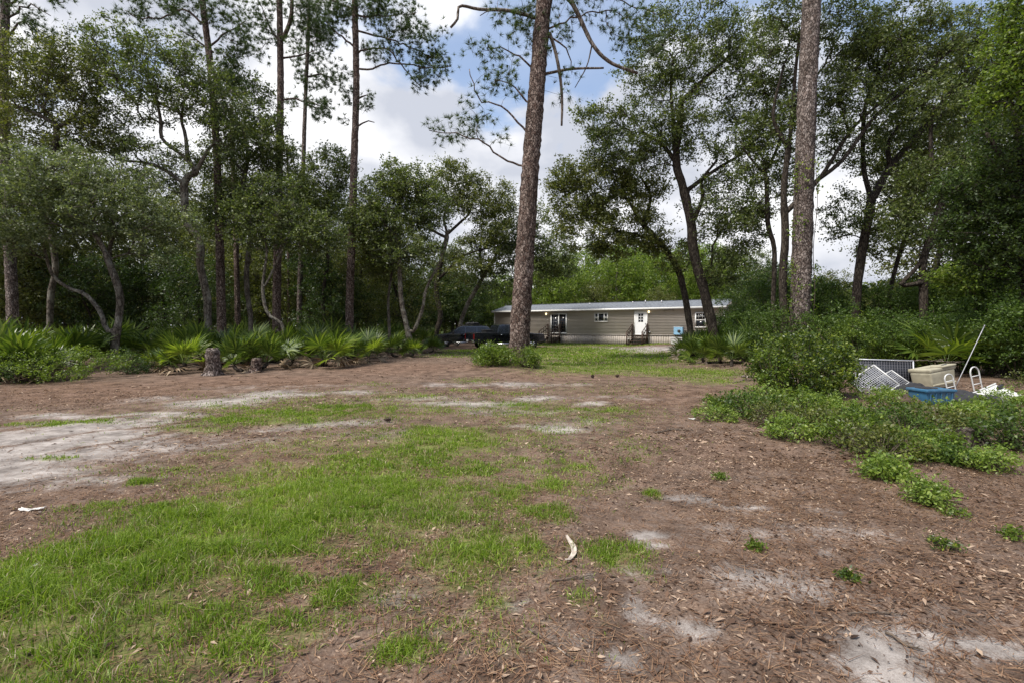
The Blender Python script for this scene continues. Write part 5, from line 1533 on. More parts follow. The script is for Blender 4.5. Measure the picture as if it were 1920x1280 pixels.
def suv():
    p = at(868, 640, 38.6)
    root = thing('parked_suv', 'black sport utility car with loaded roof rack parked left of the pickup', 'car', (p[0], p[1], float(gz(p[0], p[1]))), R(180 + 12))
    Wd, fx, rx, wr, z0 = 1.86, 1.42, -1.36, .36, .40
    prof = [(-2.30, z0 + .06), (rx - .44, z0)] + arch(rx, .43, z0 + .02) + [(rx + .44, z0 - .08), (fx - .44, z0 - .08)] + arch(fx, .43, z0 + .02) + [(fx + .44, z0), (2.26, z0 + .04), (2.36, .58), (2.34, .80), (2.20, .93), (1.15, 1.03), (.9, 1.04), (-2.30, 1.02), (-2.38, .80)]
    body = mobj('body', extrude_profile(prof, Wd, None, M['black_paint'], 'body', .035), root)
    gh = [(1.12, 1.01), (.42, 1.50), (.15, 1.60), (-1.55, 1.60), (-1.95, 1.52), (-2.28, 1.01)]
    cab = mobj('cab', extrude_profile(gh, Wd - .1, (1.01, 1.60, .18), M['black_paint'], 'cab', .04), root)
    for s in (-1, 1):
        yb = lambda z: s * ((Wd - .1) / 2 - .18 * (z - 1.01) / .59 + .006)
        for q4 in (((.86, 1.07), (.36, 1.48), (-.08, 1.50), (-.08, 1.07)), ((-.16, 1.07), (-.16, 1.50), (-.98, 1.50), (-.98, 1.07)), ((-1.06, 1.07), (-1.06, 1.50), (-1.66, 1.48), (-1.98, 1.07))):
            g = Geo(); g.add([[q[0], yb(q[1]), q[1]] for q in q4], Q=[[0, 1, 2, 3]]); mobj('window', g.mesh('window', M['glass']), cab)
        for hx in (0.02, -.92):
            mobj('door_handle', bevel_box_mesh('door_handle', (.18, .03, .03), M['chrome'], .008, 1), body, (hx, s * (Wd / 2 + .012), .93))
        mobj('mirror', bevel_box_mesh('mirror', (.12, .2, .15), M['black_plastic'], .03, 2), cab, (.84, s * (Wd / 2 + .04), 1.12))
        mobj('headlight', bevel_box_mesh('headlight', (.16, .42, .14), M['chrome'], .03, 2), body, (2.26, s * (Wd / 2 - .22), .80))
        mobj('tail_light', bevel_box_mesh('tail_light', (.06, .16, .34), M['tail_red'], .02, 2), body, (-2.35, s * (Wd / 2 - .08), .86))
        g = Geo(); g.tube([(.95, s * (Wd / 2 + .02), .34), (-.9, s * (Wd / 2 + .02), .34)], .04, 8); mobj('side_step', g.mesh('side_step', M['chrome'], True), root)
        wheel(root, fx, s * (Wd / 2 - .13), wr, .24, s); wheel(root, rx, s * (Wd / 2 - .13), wr, .24, s)
    g = Geo(); g.add([[1.08, -.68, 1.05], [1.08, .68, 1.05], [.46, .58, 1.485], [.46, -.58, 1.485]], Q=[[0, 1, 2, 3]]); mobj('windscreen', g.mesh('windscreen', M['glass']), cab)
    g = Geo(); g.add([[-2.26, -.66, 1.06], [-2.26, .66, 1.06], [-1.985, .58, 1.50], [-1.985, -.58, 1.50]], Q=[[3, 2, 1, 0]]); mobj('rear_window', g.mesh('rear_window', M['glass']), cab)
    for x, m in ((2.36, 'black_plastic'), (-2.38, 'black_plastic')):
        mobj('bumper', bevel_box_mesh('bumper', (.14, Wd - .06, .22), M[m], .05, 2), root, (x, 0, .50))
    mobj('grille', bevel_box_mesh('grille', (.04, .9, .16), M['chrome'], .02, 2), body, (2.36, 0, .74))
    g = Geo()
    for y in (-.55, .55):
        g.box((-.75, y, 1.66), (1.5, .04, .03))
        for x in (-1.4, -.1): g.box((x, y, 1.615), (.06, .05, .06))
    for x in (-1.25, -.3): g.box((x, 0, 1.69), (.05, 1.2, .03))
    mobj('roof_rack', g.mesh('roof_rack', M['black_plastic']), root)
    r2 = np.random.default_rng(3)
    mw = Matrix.Translation(root.location) @ Matrix.Rotation(root.rotation_euler.z, 4, 'Z')
    bag = thing('cargo_bag', 'dark lumpy bag tied on the roof rack of the parked car', 'bag', tuple(mw @ Vector((-.75, 0, 1.70))), root.rotation_euler.z)
    bm = bmesh.new(); bmesh.ops.create_icosphere(bm, subdivisions=3, radius=1)
    for v in bm.verts:
        k = 1 + .16 * math.sin(v.co.x * 5) * math.cos(v.co.y * 4 + 1) + .05 * r2.normal()
        v.co = Vector((math.copysign(abs(v.co.x) ** .6, v.co.x) * .55 * k, math.copysign(abs(v.co.y) ** .6, v.co.y) * .5 * k, v.co.z * .10 * k))
    me = bpy.data.meshes.new('fabric'); bm.to_mesh(me); bm.free(); me.materials.append(M['fabric_grey'])
    mobj('fabric', me, bag, (0, 0, .09))
    g = Geo(); g.box((-.05, 0, .10), (.05, 1.06, .24)); mobj('strap', g.mesh('strap', M['black_plastic']), bag)
suv()

# ------------------------------------------------------------------ dumped things on the right bank
M['beige'] = plain('beige_plastic', (0.36, 0.33, 0.24), 0.7, noise=.22, nscale=5, dirt=(.17, .16, .10))
M['tube_white'] = plain('white_tube', (0.50, 0.50, 0.49), 0.4, noise=.06, dirt=(.42, .40, .36))
M['wire'] = plain('wire_grey', (0.42, 0.43, 0.46), 0.45, metal=.3, noise=.1)
M['wire_dark'] = plain('wire_dark', (0.10, 0.10, 0.115), 0.6, noise=.15)
M['panel_dark'] = plain('dark_plastic_panel', (0.045, 0.05, 0.062), 0.6, noise=.2)

def gpt(px, py):
    p = on_ground(px, py)
    for _ in range(6):                      # meet the raised bank
        z = float(gz(p[0], p[1]))
        a, b = (px - CX) / FPX, (py - CY) / FPX
        d = np.array([a, _cp - b * _sp, -_sp - b * _cp])
        t = (z - CAMZ) / d[2]
        p = np.array([0, 0, CAMZ]) + d * t
    return p

def box_thing(name, label, cat, px, py, rz):
    p = gpt(px, py)
    return thing(name, label, cat, tuple(p), rz)

# beige plastic chest lying on its side
t = box_thing('plastic_chest', 'big beige plastic chest lying tilted on the dump heap', 'chest', 1752, 727, R(14))
t.rotation_euler = (R(-4), R(-7), R(14)); t.scale = (.84, .84, .84)
mobj('body', bevel_box_mesh('body', (.88, .56, .46), M['beige'], .06, 3, .93), t, (0, 0, .26))
lid = mobj('lid', bevel_box_mesh('lid', (.92, .60, .10), M['beige'], .04, 3), t, (.02, .02, .53))
mobj('panel', bevel_box_mesh('panel', (.50, .34, .05), M['beige'], .03, 2), lid, (.20, -.16, .06))
mobj('recess_shade', bevel_box_mesh('recess_shade', (.16, .06, .03), M['panel_dark'], .01, 1), lid, (.18, -.20, .085))  # raised dark block; its colour stands in for shade in a hand hold
mobj('front_rib', bevel_box_mesh('front_rib', (.82, .03, .05), M['beige'], .012, 1), t, (0, -.275, .14))

def wire_panel(label, px, py, w, h, nx, ny, rot, frame_m, wire_m, backing=None, rf=.016, rw=.005, lift=0):
    p = gpt(px, py)
    root = thing('wire_panel', label, 'wire panel', (p[0], p[1], p[2] + lift))
    root.rotation_euler = rot
    g = Geo(); c = [(-w / 2, 0, 0), (w / 2, 0, 0), (w / 2, 0, h), (-w / 2, 0, h)]
    for i in range(4): g.tube([c[i], c[(i + 1) % 4]], rf, 8)
    mobj('frame', g.mesh('frame', M[frame_m], True), root)
    g = Geo()
    for i in range(1, nx): x = -w / 2 + w * i / nx; g.tube([(x, 0, 0), (x, 0, h)], rw, 4)
    for i in range(1, ny): z = h * i / ny; g.tube([(-w / 2, .006, z), (w / 2, .006, z)], rw, 4)
    mobj('wire_grid', g.mesh('wire_grid', M[wire_m]), root)
    if backing:
        g = Geo(); g.box((0, .03, h / 2), (w * .96, .012, h * .94)); mobj('backing', g.mesh('backing', M[backing]), root)
    return root
wire_panel('large dark wire crate side standing upright behind the tilted panel', 1660, 727, 1.30, .66, 22, 11, (R(-8), R(1.5), R(-4)), 'wire', 'wire_dark', 'panel_dark')
wire_panel('light wire panel tilted like a roof against the larger wire crate side', 1662, 738, .70, .62, 16, 14, (R(-42), R(-30), R(6)), 'tube_white', 'wire', None, .018, .006, .02)
wire_panel('small light wire panel resting over the tilted wire panel', 1690, 733, .44, .42, 10, 9, (R(-50), R(-24), R(10)), 'tube_white', 'wire', None, .014, .005, .10)

# leaning pole
p = gpt(1790, 724); q = at(1846, 611, p[1] + .1)
t = thing('metal_pole', 'thin pale pole leaning up to the right out of the dump heap', 'pole', tuple(p))
g = Geo(); P = np.linspace(np.zeros(3) - [0, 0, .05], q - p, 8); g.tube(P, .010, 8); mobj('shaft', g.mesh('shaft', M['metal_grey'], True), t)
g = Geo(); g.tube([P[-1] - (P[-1] - P[0]) * .01, P[-1] + (P[-1] - P[0]) * .01], .014, 8); mobj('cap', g.mesh('cap', M['metal_grey'], True), t)

def tube_frame(label, px, py, w, h, lean):
    p = gpt(px, py)
    root = thing('tube_frame', label, 'frame', tuple(p)); root.rotation_euler = lean
    g = Geo()
    g.tube(resample(np.array([(-w / 2, 0, -.05), (-w / 2, 0, h * .55), (-w / 2, 0, h * .85), (-w * .22, 0, h), (w * .22, 0, h), (w / 2, 0, h * .85), (w / 2, 0, h * .55), (w / 2, 0, -.05)]), .04), .014, 8)
    mobj('hoop', g.mesh('hoop', M['tube_white'], True), root)
    for f in (.38, .68):
        g = Geo(); g.tube([(-w / 2, 0, h * f), (w / 2, 0, h * f)], .011, 8); mobj('rung', g.mesh('rung', M['tube_white'], True), root)
    for s in (-1, 1):
        g = Geo(); g.tube([(s * w / 2, 0, -.06), (s * w / 2, 0, .03)], .019, 8); mobj('rubber_foot', g.mesh('rubber_foot', M['black_plastic'], True), root)
    return root
tube_frame('white tube frame with rungs standing in front of the beige chest', 1786, 739, .20, .42, (R(-6), R(-10), R(10)))
tube_frame('white tube frame with rungs standing alone right of the beige chest', 1836, 738, .22, .56, (R(-6), R(-9), R(12)))

def tarp(label, px, py, w, d, h, seed, mat):
    rng = np.random.default_rng(seed)
    n = 22
    u = np.linspace(-1, 1, n); X, Y = np.meshgrid(u, u)
    rad = np.maximum(abs(X), abs(Y))
    Z = h * np.clip(1 - rad ** 2, 0, 1) ** .5 * (.35 + 1.1 * fbm(X * 2.2 + seed, Y * 2.2, seed, 4)) + .01
    X2 = X * w / 2 * (1 + .15 * (fbm(X * 1.5, Y * 1.5 + 9, seed, 2) - .5)); Y2 = Y * d / 2 * (1 + .15 * (fbm(X + 7, Y * 1.5, seed, 2) - .5))
    i, j = np.meshgrid(np.arange(n - 1), np.arange(n - 1), indexing='ij'); b = (i * n + j).ravel()
    o = mobj('crumpled_tarp', np_mesh('crumpled_tarp', np.stack([X2.ravel(), Y2.ravel(), Z.ravel()], 1), np.stack([b, b + 1, b + n + 1, b + n], 1), mat), None, tuple(gpt(px, py)), (0, 0, rng.uniform(0, 3)))
    return tag(o, label, 'tarp')
for px, py, L_, rot, lab in [(1680, 748, .75, (R(8), R(-10), R(25)), 'grey weathered board in front of the tilted wire panel'), (1735, 744, .6, (R(-6), R(14), R(-12)), 'short grey board sticking up behind the blue crate'), (1838, 752, .8, (R(4), R(-5), R(-8)), 'long grey board lying between the tube frame and the white sheet'), (1622, 738, .5, (0, R(-16), R(50)), 'short grey board at the left end of the dump heap')]:
    p = gpt(px, py)
    o = mobj('weathered_board', bevel_box_mesh('weathered_board', (L_, .10, .03), M['dead_wood'], .006, 1), None, (p[0], p[1], p[2] + .07), rot)
    tag(o, lab, 'board')
tarp('crumpled dark tarp between the wire panels and the beige chest', 1712, 738, .6, .5, .22, 4, M['fabric_grey'])
tarp('dark rumpled sheet under the tube frames right of the blue crate', 1808, 750, .95, .7, .20, 9, M['fabric_grey'])
tarp('rusty brown rumpled cloth left of the blue crate', 1700, 756, .5, .4, .16, 6, M['brown_wood'])
t = box_thing('plastic_crate', 'bright blue plastic crate half sunk in the low shrubs', 'crate', 1745, 756, R(6))
mobj('body', bevel_box_mesh('body', (.58, .40, .27), M['plastic_blue'], .03, 2, .92), t, (0, 0, .13))
mobj('rim', bevel_box_mesh('rim', (.62, .44, .05), M['plastic_blue'], .015, 2), t, (0, 0, .265))
for i in range(5):
    mobj('rib', bevel_box_mesh('rib', (.022, .02, .20), M['plastic_blue'], .006, 1), t, (-.22 + i * .11, -.20, .13))
mobj('contents', bevel_box_mesh('contents', (.30, .22, .06), M['fabric_grey'], .02, 1), t, (-.08, .02, .285))

t = box_thing('white_board', 'white plastic sheet lying tipped up at the right edge of the heap', 'sheet', 1862, 752, R(10))
t.rotation_euler = (R(22), R(-16), R(14))
mobj('panel', bevel_box_mesh('panel', (.74, .42, .035), M['plastic_white'], .012, 2), t, (0, 0, .12))
mobj('edge_lip', bevel_box_mesh('edge_lip', (.76, .03, .07), M['plastic_white'], .01, 1), t, (0, .22, .13))
mobj('bracket', bevel_box_mesh('bracket', (.12, .05, .09), M['black_plastic'], .01, 1), t, (.28, .10, .17))

t = box_thing('black_bucket', 'black bucket with a white rim lying on its side left of the wire panels', 'bucket', 1608, 722, R(20))
g = Geo(); xs = np.linspace(0, .34, 6); g.tube(np.stack([xs, xs * 0, xs * 0 + .16], 1), np.linspace(.155, .12, 6), 20); mobj('body', g.mesh('body', M['black_plastic'], True), t)
g = Geo(); a = np.linspace(0, 2 * PI, 25); g.tube(np.stack([a * 0, np.cos(a) * .16, np.sin(a) * .16 + .16], 1), .014, 6, cap=False); mobj('rim', g.mesh('rim', M['plastic_white'], True), t)
g = Geo(); a = np.linspace(0, PI, 14); g.tube(np.stack([-.10 * np.sin(a), np.cos(a) * .16, np.sin(a) * .06 + .16], 1), .005, 5); mobj('handle', g.mesh('handle', M['wire'], True), t)

def scrap(name, label, cat, px, py, w, h, mat, seed, curl=.25, thick=.004, rz=0):
    """a crumpled bit of sheet with real thickness"""
    rng = np.random.default_rng(seed)
    p = gpt(px, py)
    n = 8
    u = np.linspace(-.5, .5, n)
    X, Y = np.meshgrid(u * w, u * h)
    Z = curl * w * (X / w) ** 2 * 2 + rng.normal(size=X.shape) * .02 * w + .012
    edge = 1 - .2 * rng.uniform(size=X.shape) * ((abs(X) > .4 * w) | (abs(Y) > .4 * h))
    X, Y = X * edge, Y * edge
    V = np.stack([X.ravel(), Y.ravel(), Z.ravel()], 1)
    V2 = V + [0, 0, thick]
    i, j = np.meshgrid(np.arange(n - 1), np.arange(n - 1), indexing='ij'); b = (i * n + j).ravel()
    Q = np.stack([b, b + n, b + n + 1, b + 1], 1)
    Qt = Q[:, ::-1] + n * n
    bd = [k for k in range(n)] + [k * n + n - 1 for k in range(1, n)] + [n * n - 1 - k for k in range(1, n)] + [(n - 1 - k) * n for k in range(1, n - 1)]
    S = [[bd[k], bd[(k + 1) % len(bd)], bd[(k + 1) % len(bd)] + n * n, bd[k] + n * n] for k in range(len(bd))]
    me = np_mesh(name, np.concatenate([V, V2]), np.concatenate([Q, Qt, np.array(S)]), mat, True)
    o = mobj(name, me, None, tuple(p), (0, 0, rz))
    return tag(o, label, cat)
M['paper'] = plain('pale_paper', (0.58, 0.56, 0.52), 0.8, noise=.12, nscale=20)
M['bone'] = plain('bleached_husk', (0.42, 0.36, 0.30), 0.8, noise=.3, nscale=22)
scrap('paper_scrap', 'crumpled pale paper scrap lying in the grass at lower left', 'litter', 92, 1058, .13, .10, M['paper'], 1, .2, rz=.3)
scrap('paper_scrap', 'narrow white scrap on the bare edge of the sand at far left', 'litter', 60, 957, .20, .05, M['paper'], 2, .1, rz=.2)
scrap('paper_scrap', 'small white scrap below the tilted wire panel', 'litter', 1650, 744, .22, .16, M['plastic_white'], 3, .3)
scrap('paper_scrap', 'small white scrap at the edge of the low shrubs right of the lawn', 'litter', 1297, 786, .11, .08, M['paper'], 4, .2)
scrap('plastic_bag', 'white rag caught at the foot of the right pine', 'rag', 1478, 716, .35, .30, M['plastic_white'], 5, .6)

# pale curved husk in the foreground
def husk():
    p0 = gpt(1068, 1050)
    pts = [(1062, 1008), (1068, 1018), (1075, 1030), (1076, 1042), (1068, 1053), (1060, 1056)]
    P = np.array([gpt(*q) for q in pts]) - p0
    P[:, 2] = np.array([.03, .022, .018, .018, .02, .03])
    Q = resample(P, .012)
    n = len(Q); s = np.linspace(0, 1, n)
    w = .017 * np.sin(PI * np.clip(s * .93 + .04, 0, 1)) ** .7 + .003
    t = unit(np.gradient(Q, axis=0)); sd = unit(np.cross(t, [0, 0, 1]))
    V = []
    for k in (-1, -.5, 0, .5, 1):
        V.append(Q + sd * (w * k)[:, None] + np.array([0, 0, 1]) * (w * (.55 * k * k))[:, None])
    for k in (1, .5, 0, -.5, -1):
        V.append(Q + sd * (w * k * .96)[:, None] + np.array([0, 0, 1]) * (w * (.55 * k * k) - .004)[:, None])
    V = np.stack(V, 1); m = V.shape[1]
    F = [[i * m + j, i * m + (j + 1) % m, (i + 1) * m + (j + 1) % m, (i + 1) * m + j] for i in range(n - 1) for j in range(m)]
    o = mobj('palm_husk', np_mesh('palm_husk', V.reshape(-1, 3), np.array(F), M['bone'], True), None, tuple(p0))
    tag(o, 'pale curved husk like a horn lying on bare litter in the foreground', 'husk')
husk()

# stumps
def stump(label, px, py, w, h, seed, mat, jag=.05):
    rng = np.random.default_rng(seed)
    p = on_ground(px, py); p[2] = float(gz(p[0], p[1]))
    s = p[1] / FPX
    r, H = w * s / 2, h * s
    root = thing('tree_stump', label, 'stump', tuple(p))
    g = Geo(); n = 14; sides = 18
    z = np.linspace(-.08, H, n)
    P = np.stack([.05 * np.sin(z * 3), .03 * np.cos(z * 4), z], 1)
    rad = r * (1 + .35 * np.exp(-z / .12)) * (1 - .12 * z / H)
    rad[-1] *= .82
    g.tube(P, rad, sides, jit=.07, rng=rng)
    mobj('trunk', g.mesh('trunk', M[mat], True), root)
    g = Geo(); g.tube([(P[-1][0], P[-1][1], H - .01), (P[-1][0], P[-1][1], H + .012)], [rad[-1] * .98, rad[-1] * .8], sides, jit=.05, rng=rng); mobj('cut_top', g.mesh('cut_top', M['dead_wood'], True), root)
    for a in (0.4, 2.2, 3.9, 5.3):
        g = Geo(); t = np.linspace(0, 1, 5)[:, None]; d = np.array([math.cos(a), math.sin(a), 0])
        g.tube(d * r * (.7 + 1.1 * t) + np.array([0, 0, 1]) * (.10 - .16 * t), np.linspace(r * .35, r * .1, 5), 7, jit=.08, rng=rng); mobj('root', g.mesh('root', M[mat], True), root)
    return root
stump('knee-high weathered stump standing at the palmetto edge', 398, 703, 26, 50, 801, 'pine_bark_grey')
stump('low reddish rotten stump among fallen fronds at the palmetto edge', 478, 698, 18, 26, 802, 'pine_bark')
stump('low brown stump showing above the shrubs at lower right', 1818, 838, 44, 26, 803, 'oak_bark_dark')

# branches, sticks, cones
def stick(label, pts, r0, r1, mat='dead_wood', name='fallen_branch', cat='branch', lift=.015, seed=0, forks=2):
    rng = np.random.default_rng(900 + seed)
    P = np.array([gpt(*q[:2]) + np.array([0, 0, lift + (q[2] if len(q) > 2 else 0)]) for q in pts])
    b = P[0].copy()
    Q = resample(P, max(.03, np.linalg.norm(P[-1] - P[0]) / 24)); Q[1:-1] += rng.normal(size=(len(Q) - 2, 3)) * r0 * .5
    g = Geo(); g.tube(Q - b, np.linspace(r0, r1, len(Q)), 7, jit=.06, rng=rng)
    for f in range(forks):
        i = int(len(Q) * rng.uniform(.3, .8)); d = unit(Q[min(i + 2, len(Q) - 1)] - Q[i]) + unit(rng.normal(size=3)) * .7; d[2] = abs(d[2]) * .4
        L = np.linalg.norm(Q[-1] - Q[0]) * rng.uniform(.12, .25)
        g.tube(np.stack([Q[i] - b, Q[i] - b + d * L * .5, Q[i] - b + d * L + [0, 0, .01]]), [r0 * .55, r0 * .4, r0 * .2], 5)
    o = mobj(name, g.mesh(name, M[mat], True), None, tuple(b))
    return tag(o, label, cat)
stick('long grey branch lying on the shrub bank below the wire panels', [(1618, 768), (1650, 786), (1682, 806)], .022, .010, seed=1)
stick('thin twig standing up from the long grey branch on the bank', [(1636, 776), (1642, 774, .12), (1650, 772, .25)], .010, .004, seed=2, forks=0)
stick('thin dark stick in the litter below the pale husk', [(1036, 1091), (1070, 1087), (1112, 1083)], .006, .003, 'twig', seed=3)
stick('thin stick lying aslant at the bottom centre of the picture', [(990, 1182), (1030, 1208), (1078, 1240)], .005, .003, 'dead_wood', seed=4)
stick('dark straight twig across the litter above the big sand patch', [(1590, 1154), (1640, 1152), (1700, 1154)], .005, .003, 'twig', seed=5)
stick('dark bent twig lying in the big sand patch at lower right', [(1660, 1190), (1700, 1212), (1730, 1222)], .008, .004, 'twig', seed=6)
stick('pale log end beside the lawn left of the big glossy shrub', [(1392, 706), (1420, 708)], .05, .04, 'dead_wood', seed=7, forks=0)
stick('bare brushwood stick at the left of the big glossy shrub', [(1375, 718), (1400, 712), (1425, 716)], .02, .01, 'twig', seed=8)
stick('rotten grey log piece beside the brown stump at lower right', [(1745, 818), (1775, 822), (1800, 826)], .05, .04, 'dead_wood', seed=9, forks=1)
stick('dark branch arching from the brown stump at lower right', [(1770, 836), (1800, 822, .10), (1835, 830, .06), (1850, 845)], .016, .008, 'twig', seed=10)
stick('thin dark stick in the leaf litter before the low shrubs', [(1228, 812), (1262, 806), (1300, 808)], .012, .006, 'twig', seed=11)
stick('fallen branch crossing the thicket foot above the wire panels', [(1640, 716, .45), (1720, 712, .5), (1800, 712, .42)], .02, .008, 'dead_wood', seed=12)
stick('pale straight rod on the ground at the foot of the white sheet', [(1800, 768), (1840, 765), (1868, 762)], .02, .015, 'dead_wood', seed=13, forks=0)

def cone(label, px, py, r, seed):
    rng = np.random.default_rng(seed)
    p = gpt(px, py)
    g = Geo()
    for i in range(46):
        f = i / 46; a = i * 2.39996
        rr_ = r * math.sin(PI * (.12 + .85 * f)) * .95
        d = np.array([math.cos(a), math.sin(a), .35])
        c = np.array([(f - .5) * r * 2.6, 0, r])
        e = c + np.array([-.35 * rr_, d[0] * rr_, d[1] * rr_])
        s = np.array([0, -d[1], d[0]]) * r * .28
        g.add([c, e + s, e + np.array([r * .15, 0, 0]), e - s], Q=[[0, 1, 2, 3]])
    g.tube([(-r * 1.2, 0, r), (0, 0, r), (r * 1.2, 0, r)], [r * .2, r * .45, r * .15], 8)
    o = mobj('pine_cone', g.mesh('pine_cone', M['brown_wood']), None, tuple(p), (0, 0, rng.uniform(0, 6)))
    tag(o, label, 'pine cone')
cone('dark pine cone lying on the grass at centre left', 726, 791, .048, 1)
cone('dark pine cone on the red litter, left one of the pair right of the pine', 1111, 708, .055, 2)
cone('dark pine cone on the red litter, right one of the pair right of the pine', 1158, 707, .055, 3)

# fallen dry fronds at the palmetto edge
for k, (px, py, lab) in enumerate([(20, 712, 'dry grey frond fallen at the left end of the palmetto edge'), (150, 706, 'dry pale frond fallen below the wide leafy shrub'), (440, 706, 'dry brown frond fallen between the two stumps'),
                                   (487, 702, 'dry reddish frond fallen on the low rotten stump'), (610, 694, 'dry straw frond fallen in front of the mid wood palmettos'), (805, 670, 'dry dark frond fallen at the right end of the palmetto edge')]):
    p = gpt(px, py)
    root = thing('fallen_frond', lab, 'frond', (p[0], p[1], p[2] + .12), rp.uniform(0, 6.28))
    o = mobj('frond', FD[k % 2], root, None, (0.2, R(8), 0)); o.scale = (1.2, 1.2, 1.2)

# ------------------------------------------------------------------ grass and litter
def scatter(n, y0, y1, rng, wide=1.12):
    y = np.sqrt(rng.uniform(y0 * y0, y1 * y1, n))
    x = rng.uniform(-1, 1, n) * (y * wide + .4)
    return x, y

def blades(x, y, h, w, rng, lean=.95):
    n = len(x)
    a = rng.uniform(0, 2 * PI, n)
    ln = np.abs(rng.normal(size=n)) * lean
    d = np.stack([np.cos(a), np.sin(a), 0 * a], 1)
    b = rng.uniform(0, 2 * PI, n)
    s = np.stack([np.cos(b), np.sin(b), 0 * b], 1) * (w * .5)[:, None]
    B = np.stack([x, y, gz(x, y) - .005], 1)
    up = np.array([0, 0, 1.0])
    m = B + up * (h * .58)[:, None] + d * (h * ln * .32)[:, None]
    t = B + up * (h * np.maximum(.25, 1 - .35 * ln ** 1.5))[:, None] + d * (h * ln)[:, None]
    V = np.stack([B - s, B + s, m + s * .8, m - s * .8, t], 1).reshape(-1, 3)
    k = np.arange(n)[:, None] * 5
    return V, k + np.array([[0, 1, 2, 3]]), k + np.array([[3, 2, 4]])

def grass():
    rng = np.random.default_rng(950)
    outV, outQ, outT, off = [], [], [], 0
    dryV, dryQ, dryT, doff = [], [], [], 0
    for (n, y0, y1, hh, ww) in ((420000, 1.9, 5.0, .055, .0050), (420000, 5.0, 10, .050, .0085), (210000, 10, 20, .050, .018), (110000, 20, 47, .075, .045)):
        x, y = scatter(n, y0, y1, rng) if y0 < 20 else (rng.uniform(-7, 15, n), rng.uniform(y0, y1, n))
        s, g = masks(x, y)
        patch = fbm(x * 1.6, y * 1.6, 77, 4)
        tuft = fbm(x * 6.5, y * 6.5, 55, 2)
        d = np.clip((g - .14) * 1.7, 0, 1) * np.clip((patch - .24) * 3.2, .14, 1) * np.clip((tuft - .24) * 3.0, .10, 1) * (1 - .75 * np.clip(s - .45, 0, 1))
        d = np.maximum(d, .010 * (g > .05) * (tuft > .6))
        k = rng.uniform(size=n) < d
        x, y, g, tuft, patch = x[k], y[k], g[k], tuft[k], patch[k]
        h = hh * rng.uniform(.5, 1.35, len(x)) * (.55 + .6 * np.clip(g, 0, 1.1)) * (.55 + 1.0 * tuft) * (1 + .5 * ((x < -1.5) & (y < 4)))
        w = ww * rng.uniform(.7, 1.3, len(x))
        dry = rng.uniform(size=len(x)) < .08 + .16 * (patch < .46)
        for sel, (VV, QQ, TT) in ((~dry, (outV, outQ, outT)), (dry, (dryV, dryQ, dryT))):
            V, Q, T = blades(x[sel], y[sel], h[sel], w[sel], rng)
            o = sum(len(v) for v in VV)
            VV.append(V); QQ.append(Q + o); TT.append(T + o)
    stuff(mobj('grass', np_mesh('grass', np.concatenate(outV), [np.concatenate(outQ), np.concatenate(outT)], M['grass'])), 'patchy green grass growing across the sandy clearing', 'grass')
    stuff(mobj('dry_grass', np_mesh('dry_grass', np.concatenate(dryV), [np.concatenate(dryQ), np.concatenate(dryT)], M['grass_dry'])), 'straw coloured dead blades mixed into the green grass', 'grass')
    print('blades', sum(len(q) for q in outQ))
grass()

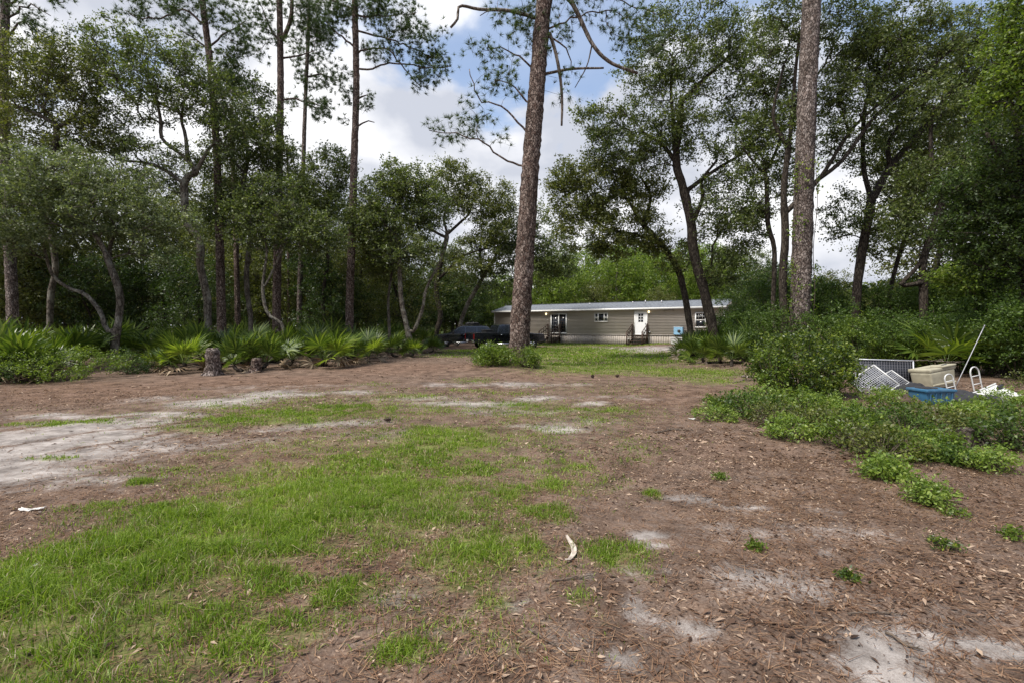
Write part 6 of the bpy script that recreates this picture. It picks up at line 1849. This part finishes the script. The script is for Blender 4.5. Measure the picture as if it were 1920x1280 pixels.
def litter():
    rng = np.random.default_rng(960)
    C, L, Rt = [], [], []
    DR = blob_list([(1700, 1110, 220, 60, 1), (1850, 1080, 120, 60, 1), (1560, 860, 200, 30, .9), (1330, 820, 160, 18, .9), (1480, 900, 200, 24, .7), (1800, 930, 150, 40, .8), (1500, 1160, 160, 40, .6), (1000, 1230, 90, 40, .6), (1300, 1240, 90, 30, .7), (650, 1160, 90, 40, .5), (1160, 1100, 120, 30, .5)])
    for (n, y0, y1, sz) in ((70000, 1.9, 6, .028), (60000, 6, 12, .044), (24000, 12, 26, .08)):
        x, y = scatter(n, y0, y1, rng)
        s, g = masks(x, y)
        pt = fbm(x * .8, y * .8, 88, 4)
        d = np.clip(.95 - 1.25 * np.clip(s - .25, 0, 1) - .7 * np.clip(g - .25, 0, 1), .16, 1) * np.clip((pt - .34) * 3.2, .10, 1)
        dr = bank(x, y, DR)
        d = np.maximum(d * .8, dr)
        k = rng.uniform(size=n) < d
        x, y, dr = x[k], y[k], dr[k]
        C.append(np.stack([x, y, gz(x, y) + .004 + rng.exponential(.006, len(x))], 1)); L.append(sz * .62 * np.clip(rng.lognormal(0, .6, len(x)), .3, 3.6) * (1 + .5 * dr))
    C, L = np.concatenate(C), np.concatenate(L)
    V, F = leaf_quads(C, L, .36, rng, up=5.0, fold=.3)
    stuff(mobj('leaf_litter', np_mesh('leaf_litter', V, F, M['litter'])), 'brown and tan fallen leaves strewn over the ground', 'leaf litter')
    V, T, o = [], [], 0
    for (n, y0, y1, l0, w0) in ((60000, 1.9, 6, .13, .0022), (50000, 6, 14, .16, .0045)):
        x, y = scatter(n, y0, y1, rng)
        s, g = masks(x, y)
        d = np.clip(.9 - 1.0 * np.clip(s - .2, 0, 1) - .8 * np.clip(g - .3, 0, 1), .06, 1) * np.clip((fbm(x * .9, y * .9, 99, 3) - .2) * 2.2, .1, 1)
        k = rng.uniform(size=n) < d
        x, y = x[k], y[k]; n = len(x)
        a = rng.uniform(0, PI, n); l = l0 * rng.uniform(.4, 1.2, n)
        dd = np.stack([np.cos(a) * l * .5, np.sin(a) * l * .5, rng.normal(size=n) * .006], 1)
        sd = np.stack([-np.sin(a), np.cos(a), 0 * a], 1) * w0
        B = np.stack([x, y, gz(x, y) + .006 + rng.exponential(.006, n)], 1)
        V.append(np.stack([B - dd - sd, B - dd + sd, B + dd], 1).reshape(-1, 3))
    V = np.concatenate(V)
    stuff(mobj('pine_straw', np_mesh('pine_straw', V, np.arange(len(V)).reshape(-1, 3), M['needle_dry'])), 'reddish dry pine needles scattered over the ground', 'pine straw')
litter()
print('TRIS', sum(sum(len(p.vertices) - 2 for p in me.polygons) if len(me.polygons) < 2000 else len(me.loops) - 2 * len(me.polygons) for me in bpy.data.meshes if me.users))
